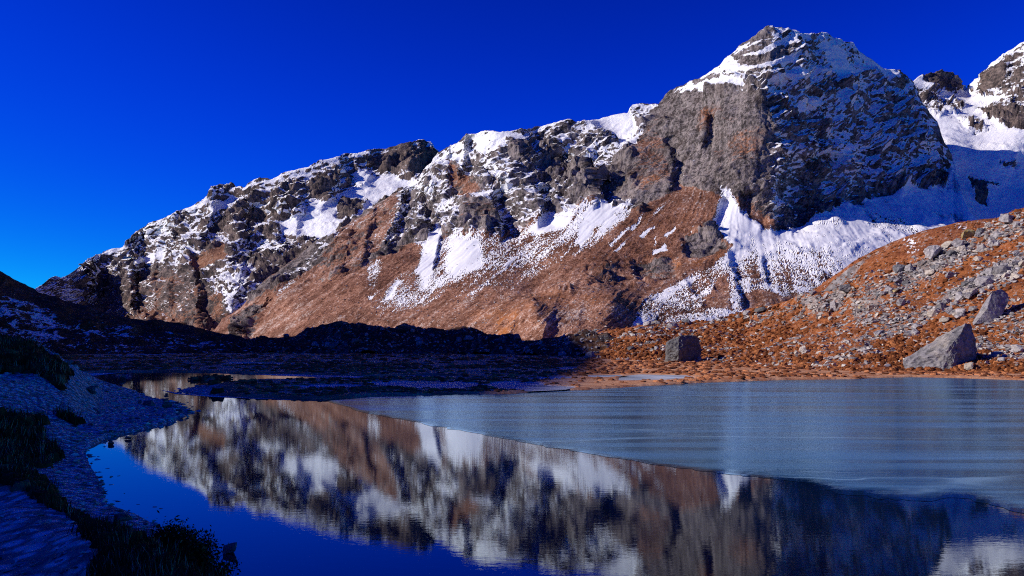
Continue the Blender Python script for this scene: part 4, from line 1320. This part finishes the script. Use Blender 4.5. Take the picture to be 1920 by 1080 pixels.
# the little stack of stones on the point
p0 = spot("ground", 312, 764)
zz = p0[2] + 0.30
for k, (w, h, lab) in enumerate([(0.42, 0.20, "lowest stone of the little stack on the stony point"), (0.30, 0.17, "middle stone of the little stack on the stony point"), (0.2, 0.14, "top stone of the little stack on the stony point")]):
    o = bpy.data.objects.new("stone", ROCKS["wet"][k])
    C.objects.link(o)
    o.scale = (w, w * 0.9, h * 1.3)
    o.location = (p0[0] + 0.02 * k, p0[1], zz + h * 0.45)
    o.rotation_euler = (0, 0.1 * k, k)
    zz += h * 0.8
    tag(o, lab, "stone")

# the rest of the countable boulders, at random on the rubble
def bands(n, poly, r):
    out = []
    p = np.array(poly)
    lo, hi = p.min(0), p.max(0)
    while len(out) < n:
        q = r.uniform(lo, hi, (4 * n, 2))
        q = q[poly_sd(poly, q[:, 0], q[:, 1]) > 0]
        out += list(q)
    return out[:n]


for lay, poly, n, wr, kinds, lab, grp in [
    (R, [(1680, 640), (1760, 570), (1830, 520), (1920, 460), (1920, 520), (1850, 560), (1780, 620)], 52, (10, 28), ["grey", "grey", "cream"], "the pale rubble band", "boulders of the pale rubble band"),
    (R, [(1640, 560), (1700, 490), (1790, 460), (1850, 430), (1920, 395), (1920, 440), (1820, 500), (1720, 560)], 46, (9, 26), ["grey", "grey", "cream", "dark"], "the upper right grass slope", "boulders of the upper right slope"),
    (R, [(1460, 640), (1560, 600), (1680, 560), (1700, 620), (1640, 660), (1520, 690), (1430, 690)], 40, (7, 17), ["grey", "cream"], "the lower orange slope", "boulders of the lower slope"),
    (R, [(1490, 560), (1600, 535), (1640, 545), (1560, 600), (1500, 600)], 16, (8, 18), ["grey", "dark", "cream"], "the crest around the dark hollow", "boulders by the dark hollow"),
    (R, [(1840, 640), (1920, 620), (1920, 690), (1850, 690)], 14, (7, 16), ["grey", "cream"], "the grass right of the huge boulder", "boulders right of the huge boulder"),
    (R, [(1130, 625), (1240, 612), (1400, 596), (1480, 575), (1480, 600), (1400, 625), (1250, 640), (1140, 660)], 18, (6, 13), ["grey", "dark", "cream"], "the low brown crest behind the meadow", "boulders of the low brown crest"),
    ("moraine_ridge", [(1040, 628), (1110, 620), (1120, 668), (1040, 668)], 20, (6, 13), ["grey", "grey", "dark"], "the boulder heap at the shadow edge", "stones of the boulder heap"),
    ("moraine_ridge", [(480, 645), (620, 616), (760, 620), (1000, 638), (1000, 662), (600, 662)], 26, (9, 20), ["dark", "grey"], "the shaded dark moraine", "boulders of the dark moraine"),
]:
    for px, py in bands(n, poly, rs):
        w = wr[0] + (wr[1] - wr[0]) * rs.uniform() ** 2
        kd = kinds[int(rs.integers(len(kinds)))]
        f_ = (w - wr[0]) / (wr[1] - wr[0])
        pq = np.array(poly)
        u_ = (px - pq[:, 0].min()) / np.ptp(pq[:, 0])
        part = "left" if u_ < 0.2 else "left middle" if u_ < 0.4 else "middle" if u_ < 0.6 else "right middle" if u_ < 0.8 else "right"
        l2 = "%s %s boulder at the %s of %s" % ("small" if f_ < 0.15 else "middling" if f_ < 0.5 else "large", {"grey": "grey", "cream": "pale", "dark": "dark", "yellow": "yellow"}[kd], part, lab)
        put_rock("boulder", lay, px, py, w, w * rs.uniform(0.5, 0.85), kd, rs, l2, grp)


# ------------------------------------------------------------------ uncountable stones, tufts, blades
def scatter(name, templates, pos, scale, rot, mat, attr=None, tilt=None):
    V, Fc, A = [], [], []
    off = 0
    pick = rs.integers(len(templates), size=len(pos))
    for k, (tv, tf) in enumerate(templates):
        m = pick == k
        n = int(m.sum())
        if not n:
            continue
        v = tv[None] * scale[m][:, None, :]
        if tilt is not None:
            tx = tilt[m]
            v = v.copy()
            v[..., 0] += v[..., 2] * tx[:, None, 0]
            v[..., 1] += v[..., 2] * tx[:, None, 1]
        c, s_ = np.cos(rot[m])[:, None], np.sin(rot[m])[:, None]
        v = np.stack([v[..., 0] * c - v[..., 1] * s_, v[..., 0] * s_ + v[..., 1] * c, v[..., 2]], -1) + pos[m][:, None]
        V.append(v.reshape(-1, 3))
        f = tf[None] + (np.arange(n) * len(tv))[:, None, None] + off
        Fc.append(f.reshape(-1, 3))
        A.append(np.repeat((attr if attr is not None else rs.uniform(size=len(pos)))[m], len(tv)))
        off += n * len(tv)
    V, Fc = np.concatenate(V), np.concatenate(Fc)
    me = mesh_from(name, V, Fc, np.full(len(Fc), 3), mat, False, dict(rnd=np.concatenate(A)))
    o = bpy.data.objects.new(name, me)
    C.objects.link(o)
    o["kind"] = "stuff"
    return o


def tmpl_from(me):
    me.calc_loop_triangles()
    v = np.array([x.co for x in me.vertices])
    f = np.array([list(t_.vertices) for t_ in me.loop_triangles])
    return v, f


def small_rock(k):
    return tmpl_from(hull_mesh("tmp", rand_pts(9, np.random.default_rng(300 + k), 0.8), M_ROCK))


def tuft(k):
    r = np.random.default_rng(500 + k)
    v, f = [], []
    for i in range(8):
        a = i / 8 * 2 * math.pi
        v.append((math.cos(a) * r.uniform(0.8, 1.15), math.sin(a) * r.uniform(0.8, 1.15), -0.15))
    for i in range(8):
        a = (i + 0.5) / 8 * 2 * math.pi
        v.append((math.cos(a) * r.uniform(0.45, 0.85), math.sin(a) * r.uniform(0.45, 0.85), r.uniform(0.5, 1.0)))
    v.append((r.uniform(-0.2, 0.2), r.uniform(-0.2, 0.2), r.uniform(0.6, 0.9)))
    for i in range(8):
        j = (i + 1) % 8
        f += [(i, j, 8 + i), (j, 8 + j, 8 + i), (8 + i, 8 + j, 16)]
    v = np.array(v) * 0.5
    v[:, 2] *= 2
    return v, np.array(f)


def blades(k, n=9):
    r = np.random.default_rng(700 + k)
    v, f = [], []
    for i in range(n):
        a = r.uniform(0, 2 * math.pi)
        b = a + math.pi / 2
        cx, cy = r.normal(size=2) * 0.22
        w = 0.05
        L_ = r.uniform(0.5, 1.0)
        lean = r.uniform(0.15, 0.7)
        base = len(v)
        v += [(cx - math.cos(b) * w, cy - math.sin(b) * w, -0.05), (cx + math.cos(b) * w, cy + math.sin(b) * w, -0.05),
              (cx + math.cos(a) * lean * L_, cy + math.sin(a) * lean * L_, L_)]
        f.append((base, base + 1, base + 2))
    return np.array(v), np.array(f)


def mat_rnd(name, cols, rough=0.95, nscale=3.0):
    t = NT(name)
    r = t.attr("rnd")
    n = t.noise(None, nscale, 3, 0.6)
    x = t.math('ADD', r, t.math('MULTIPLY', t.math('SUBTRACT', n, 0.5), 0.6))
    c = t.mix(t.ramp(x, 0.0, 0.5), cols[0], cols[1])
    c = t.mix(t.ramp(x, 0.5, 1.0), c, cols[2])
    t.bsdf(c, rough, None, 0.1)
    return t.m


ROCK_T = [small_rock(k) for k in range(8)]
TUFT_T = [tuft(k) for k in range(6)]
BLADE_T = [blades(k) for k in range(6)]
M_ST = mat_rnd("loose_stones", [(0.16, 0.15, 0.155), (0.34, 0.325, 0.33), (0.55, 0.51, 0.46)])
M_STW = mat_rnd("beach_stones", [(0.12, 0.14, 0.15), (0.30, 0.34, 0.36), (0.62, 0.66, 0.70)], 0.7)
M_TUFT = mat_rnd("dwarf_shrub", [(0.085, 0.028, 0.011), (0.20, 0.065, 0.022), (0.38, 0.15, 0.06)])
M_TUFTM = mat_rnd("meadow_tussock", [(0.10, 0.036, 0.016), (0.24, 0.085, 0.036), (0.48, 0.20, 0.09)])
M_BLADE = mat_rnd("dry_blades", [(0.035, 0.018, 0.008), (0.12, 0.055, 0.022), (0.55, 0.36, 0.22)])


def on_layer(name, px, py):
    return np.array([spot(name, a, b) for a, b in zip(px, py)])


def fast_spots(name, n, weight=None):
    """random surface points of an image-fitted sheet, even over the picture"""
    PX, PY, P, N2 = LAYERS[name]
    h_, w_ = P.shape[:2]
    dy = np.abs(np.gradient(PY, axis=0))
    wt = dy if weight is None else dy * weight
    wt = wt[:-1, :-1].ravel()
    c = rs.choice(len(wt), size=n, p=wt / wt.sum())
    i, j = c // (w_ - 1), c % (w_ - 1)
    u, v = rs.uniform(size=(2, n, 1))
    p = P[i, j] * (1 - u) * (1 - v) + P[i + 1, j] * u * (1 - v) + P[i, j + 1] * (1 - u) * v + P[i + 1, j + 1] * u * v
    return p, i, j


PX, PY, P, _ = LAYERS[R]
q = fbm(P / 9.0 + 4, 3)
wst = 0.16 + 1.2 * sstep(-0.05, 0.35, q) + 1.6 * zones(PX, PY, 0.0, [(pp_, 1.0 - v_, fe_) for pp_, v_, fe_ in grass_rs[1]], (q * 10, q * 6))
wst = wst * sstep(698, 680, PY)
p, i, j = fast_spots(R, 16000, wst)
sz = 0.15 + 0.80 * rs.uniform(size=len(p)) ** 3.0
sz = sz * (p[:, 1] / 110.0)
scatter("loose_stones", ROCK_T, p + np.array([0, 0, 1]) * (sz * 0.12)[:, None], np.stack([sz * 1.3, sz, sz * 0.85], -1), rs.uniform(0, 6.28, len(p)), M_ST)
wtu = (0.25 + sstep(-0.1, 0.3, -q) + 2.2 * sstep(-10, 10, poly_sd([(1120, 625), (1240, 608), (1400, 585), (1520, 560), (1570, 600), (1520, 640), (1400, 665), (1250, 672), (1120, 668)], PX, PY))) * np.clip(1.2 - wst, 0.1, 1) * (0.4 + 1.6 * sstep(600, 670, PY))
p, i, j = fast_spots(R, 9500, wtu)
sz = (0.18 + 0.62 * rs.uniform(size=len(p)) ** 2.4) * (p[:, 1] / 110.0) ** 0.7
scatter("dwarf_shrubs", TUFT_T, p, np.stack([sz * 1.5, sz * 1.2, sz * 0.55], -1), rs.uniform(0, 6.28, len(p)), M_TUFT)
PXs, PYs, Ps, _ = LAYERS["moraine_shoulder"]
p, i, j = fast_spots("moraine_shoulder", 2600, sstep(600, 560, PYs) * (0.3 + sstep(0.0, 0.3, fbm(Ps / 14.0, 3))))
sz = 0.18 + 0.8 * rs.uniform(size=len(p)) ** 4
scatter("shoulder_stones", ROCK_T, p, np.stack([sz * 1.3, sz, sz * 0.8], -1), rs.uniform(0, 6.28, len(p)), M_ST)
p, i, j = fast_spots("moraine_shoulder", 2600, sstep(600, 560, PYs))
sz = 0.3 + 0.9 * rs.uniform(size=len(p)) ** 2
scatter("shoulder_shrubs", TUFT_T, p, np.stack([sz * 1.5, sz * 1.2, sz * 0.4], -1), rs.uniform(0, 6.28, len(p)), M_TUFT)
# rubble on the shaded moraine
p, i, j = fast_spots("moraine_ridge", 1800)
sz = (0.3 + 1.3 * rs.uniform(size=len(p)) ** 3)
scatter("moraine_rubble", ROCK_T, p, np.stack([sz * 1.2, sz, sz], -1), rs.uniform(0, 6.28, len(p)), M_ST)
# stones on the scree and bench of the mountain foot
PXm, PYm, Pm, _ = LAYERS["mountain"]
wsc = sstep(440, 570, PYm) * sstep(480, 600, PXm) * sstep(640, 632, PYm)
p, i, j = fast_spots("mountain", 4200, wsc)
sz = (0.4 + 2.4 * rs.uniform(size=len(p)) ** 6) * 0.9
scatter("scree_stones", ROCK_T, p, np.stack([sz * 1.3, sz, sz * 0.9], -1), rs.uniform(0, 6.28, len(p)), M_ST)

# meadow tussocks
Pg = np.stack([GX, GY, GZ], -1)
LAYERS["ground"] = (pxg, HY + (EYE - GZ) * F / np.maximum(GY, 0.5), Pg, None)
cell = (GY > 40) & (GY < 330) & (left < 0.3) & (land > 0.4) & (pud < 0.2) & (pxg > -60) & (pxg < 2050)
patch = sstep(-0.35, 0.25, fbm(np.stack([GX / 14, GY / 22, GX * 0 + 2], -1), 3))
wm = np.where(cell, (60 / np.maximum(GY, 1)) ** 0.25 * (0.15 + patch), 0)
w_ = wm[:-1, :-1].ravel()
c = rs.choice(len(w_), size=6500, p=w_ / w_.sum())
i, j = c // (GX.shape[1] - 1), c % (GX.shape[1] - 1)
u, v = rs.uniform(size=(2, len(c), 1))
p = Pg[i, j] * (1 - u) * (1 - v) + Pg[i + 1, j] * u * (1 - v) + Pg[i, j + 1] * (1 - u) * v + Pg[i + 1, j + 1] * u * v
sz = rs.uniform(0.25, 0.8, len(p)) * np.clip(p[:, 1] / 110, 0.5, 1.6)
scatter("meadow_tussocks", TUFT_T, p, np.stack([sz * 1.7, sz * 1.3, sz * 0.32], -1), rs.uniform(0, 6.28, len(p)), M_TUFTM)
# grassy rim of the islet
a_ = rs.uniform(0, 6.28, 60)
ic = np.mean(ISLET, axis=0)
ir = np.abs(np.array(ISLET) - ic).max(0)
rr_ = np.sqrt(rs.uniform(size=60)) * 0.9
p = np.stack([ic[0] + np.cos(a_) * rr_ * ir[0], ic[1] + np.sin(a_) * rr_ * ir[1], np.full(60, 0.05)], -1)
scatter("islet_grass", TUFT_T, p, np.stack([rs.uniform(0.4, 0.8, 60), rs.uniform(0.3, 0.7, 60), rs.uniform(0.15, 0.35, 60)], -1), a_, M_TUFTM)

# left bank: beach stones, dry blades, dwarf heath
def bank_points(n, wmap):
    w_ = wmap[:-1, :-1].ravel()
    c = rs.choice(len(w_), size=n, p=w_ / w_.sum())
    i, j = c // (GX.shape[1] - 1), c % (GX.shape[1] - 1)
    u, v = rs.uniform(size=(2, n, 1))
    return Pg[i, j] * (1 - u) * (1 - v) + Pg[i + 1, j] * u * (1 - v) + Pg[i, j + 1] * (1 - u) * v + Pg[i + 1, j + 1] * u * v


inview = (pxg > -160) & (pxg < 700) & (GY > 3.5) & (GY < 64) & (left > 0.5)
wb = np.where(inview & (land > -0.5), sstep(0.25, 0.7, grav) * (1 - 0.35 * path * terr) + np.where(np.abs(land) < 0.45, 1.2, 0), 0)
p = bank_points(6500, wb)
sz = (0.025 + 0.17 * rs.uniform(size=len(p)) ** 3.5) * np.clip(p[:, 1] / 22, 0.45, 2.0)
p[:, 2] = np.maximum(p[:, 2], -0.04)
scatter("beach_stones", ROCK_T, p + np.array([0, 0, 1]) * (sz * 0.1)[:, None], np.stack([sz * 1.6, sz * 1.2, sz * 0.8], -1), rs.uniform(0, 6.28, len(p)), M_STW)
wv = np.where(inview & (land > 0.25), (1 - sstep(0.3, 0.6, grav)) * (0.25 + patch), 0) * np.clip(GY / 10, 0.5, 1.5)
wv = wv * (1 - path * terr)
p = bank_points(13000, wv)
sz = rs.uniform(0.10, 0.26, len(p)) * np.clip(p[:, 1] / 14, 0.7, 2.2)
scatter("dry_grass", BLADE_T, p, np.stack([sz, sz, sz * rs.uniform(0.6, 1.3, len(p))], -1), rs.uniform(0, 6.28, len(p)), M_BLADE, rs.uniform(0, 1, len(p)) ** 2.2)
p = bank_points(2600, wv)
sz = rs.uniform(0.14, 0.34, len(p)) * np.clip(p[:, 1] / 16, 0.6, 2.4)
scatter("heath_cushions", TUFT_T, p, np.stack([sz * 1.3, sz * 1.2, sz * 0.5], -1), rs.uniform(0, 6.28, len(p)), M_BLADE, rs.uniform(0, 0.6, len(p)))


# ------------------------------------------------------------------ the dark bush over the water at the bottom, and smaller heath bushes on the bank
def bush(cx, cy, cz, rx, ry, rz, nleaf, seed, label):
    r = np.random.default_rng(seed)
    root = bpy.data.objects.new("bush", None)
    C.objects.link(root)
    root.location = (cx, cy, cz)
    V, Fc = [], []
    tips = []
    for k in range(70):
        a = r.uniform(0, 6.28)
        e = r.uniform(0.15, 1.5)
        L_ = r.uniform(0.85, 1.12)
        tip = np.array([math.cos(a) * math.cos(e) * rx * L_, math.sin(a) * math.cos(e) * ry * L_, math.sin(e) * rz * L_])
        b0 = np.array([r.normal() * rx * 0.15, r.normal() * ry * 0.15, -0.03])
        midp = (b0 + tip) / 2 + np.array([0, 0, 0.12 * rz])
        tips.append((b0, midp, tip))
        for (p0_, p1_, w0, w1) in ((b0, midp, 0.010, 0.007), (midp, tip, 0.007, 0.002)):
            dd = p1_ - p0_
            s1 = np.cross(dd, [0, 0, 1.0])
            s1 /= np.linalg.norm(s1) + 1e-6
            s2 = np.cross(dd, s1)
            s2 /= np.linalg.norm(s2) + 1e-6
            b = len(V)
            for q_, w in ((p0_, w0), (p1_, w1)):
                for an in (0, 2.09, 4.19):
                    V.append(q_ + (s1 * math.cos(an) + s2 * math.sin(an)) * w)
            for i in range(3):
                jn = (i + 1) % 3
                Fc += [(b + i, b + jn, b + 3 + jn), (b + i, b + 3 + jn, b + 3 + i)]
    me = mesh_from("stem", V, Fc, np.full(len(Fc), 3), M_BLADE, False, dict(rnd=np.full(len(V), 0.25)))
    st = bpy.data.objects.new("stem", me)
    C.objects.link(st)
    st.parent = root
    V, Fc, A = [], [], []
    for k in range(nleaf):
        b0, mp, tip = tips[int(r.integers(len(tips)))]
        tt = r.uniform(0.25, 1.0) ** 0.6
        q_ = (mp + (tip - mp) * (tt - 0.5) * 2 if tt > 0.5 else b0 + (mp - b0) * tt * 2) + r.normal(size=3) * 0.045
        n1 = r.normal(size=3)
        n1 /= np.linalg.norm(n1)
        n2 = np.cross(n1, r.normal(size=3))
        n2 /= np.linalg.norm(n2) + 1e-6
        ln = r.uniform(0.012, 0.028)
        b = len(V)
        V += [q_ - n1 * ln, q_ + n2 * ln * 0.45, q_ + n1 * ln, q_ - n2 * ln * 0.45]
        Fc += [(b, b + 1, b + 2), (b, b + 2, b + 3)]
        A += [r.uniform(0, 0.8) ** 1.5] * 4
    me = mesh_from("foliage", V, Fc, np.full(len(Fc), 3), M_BLADE, False, dict(rnd=A))
    fo = bpy.data.objects.new("foliage", me)
    C.objects.link(fo)
    fo.parent = root
    tag(root, label, "bush")
    return root


bush(-3.35, 8.5, 0.55, 0.62, 0.5, 0.80, 14000, 1, "dark rounded bush overhanging the water at the bottom left")
bush(-2.80, 7.9, 0.55, 0.34, 0.3, 0.50, 6000, 2, "smaller low bush right of the dark rounded bush")
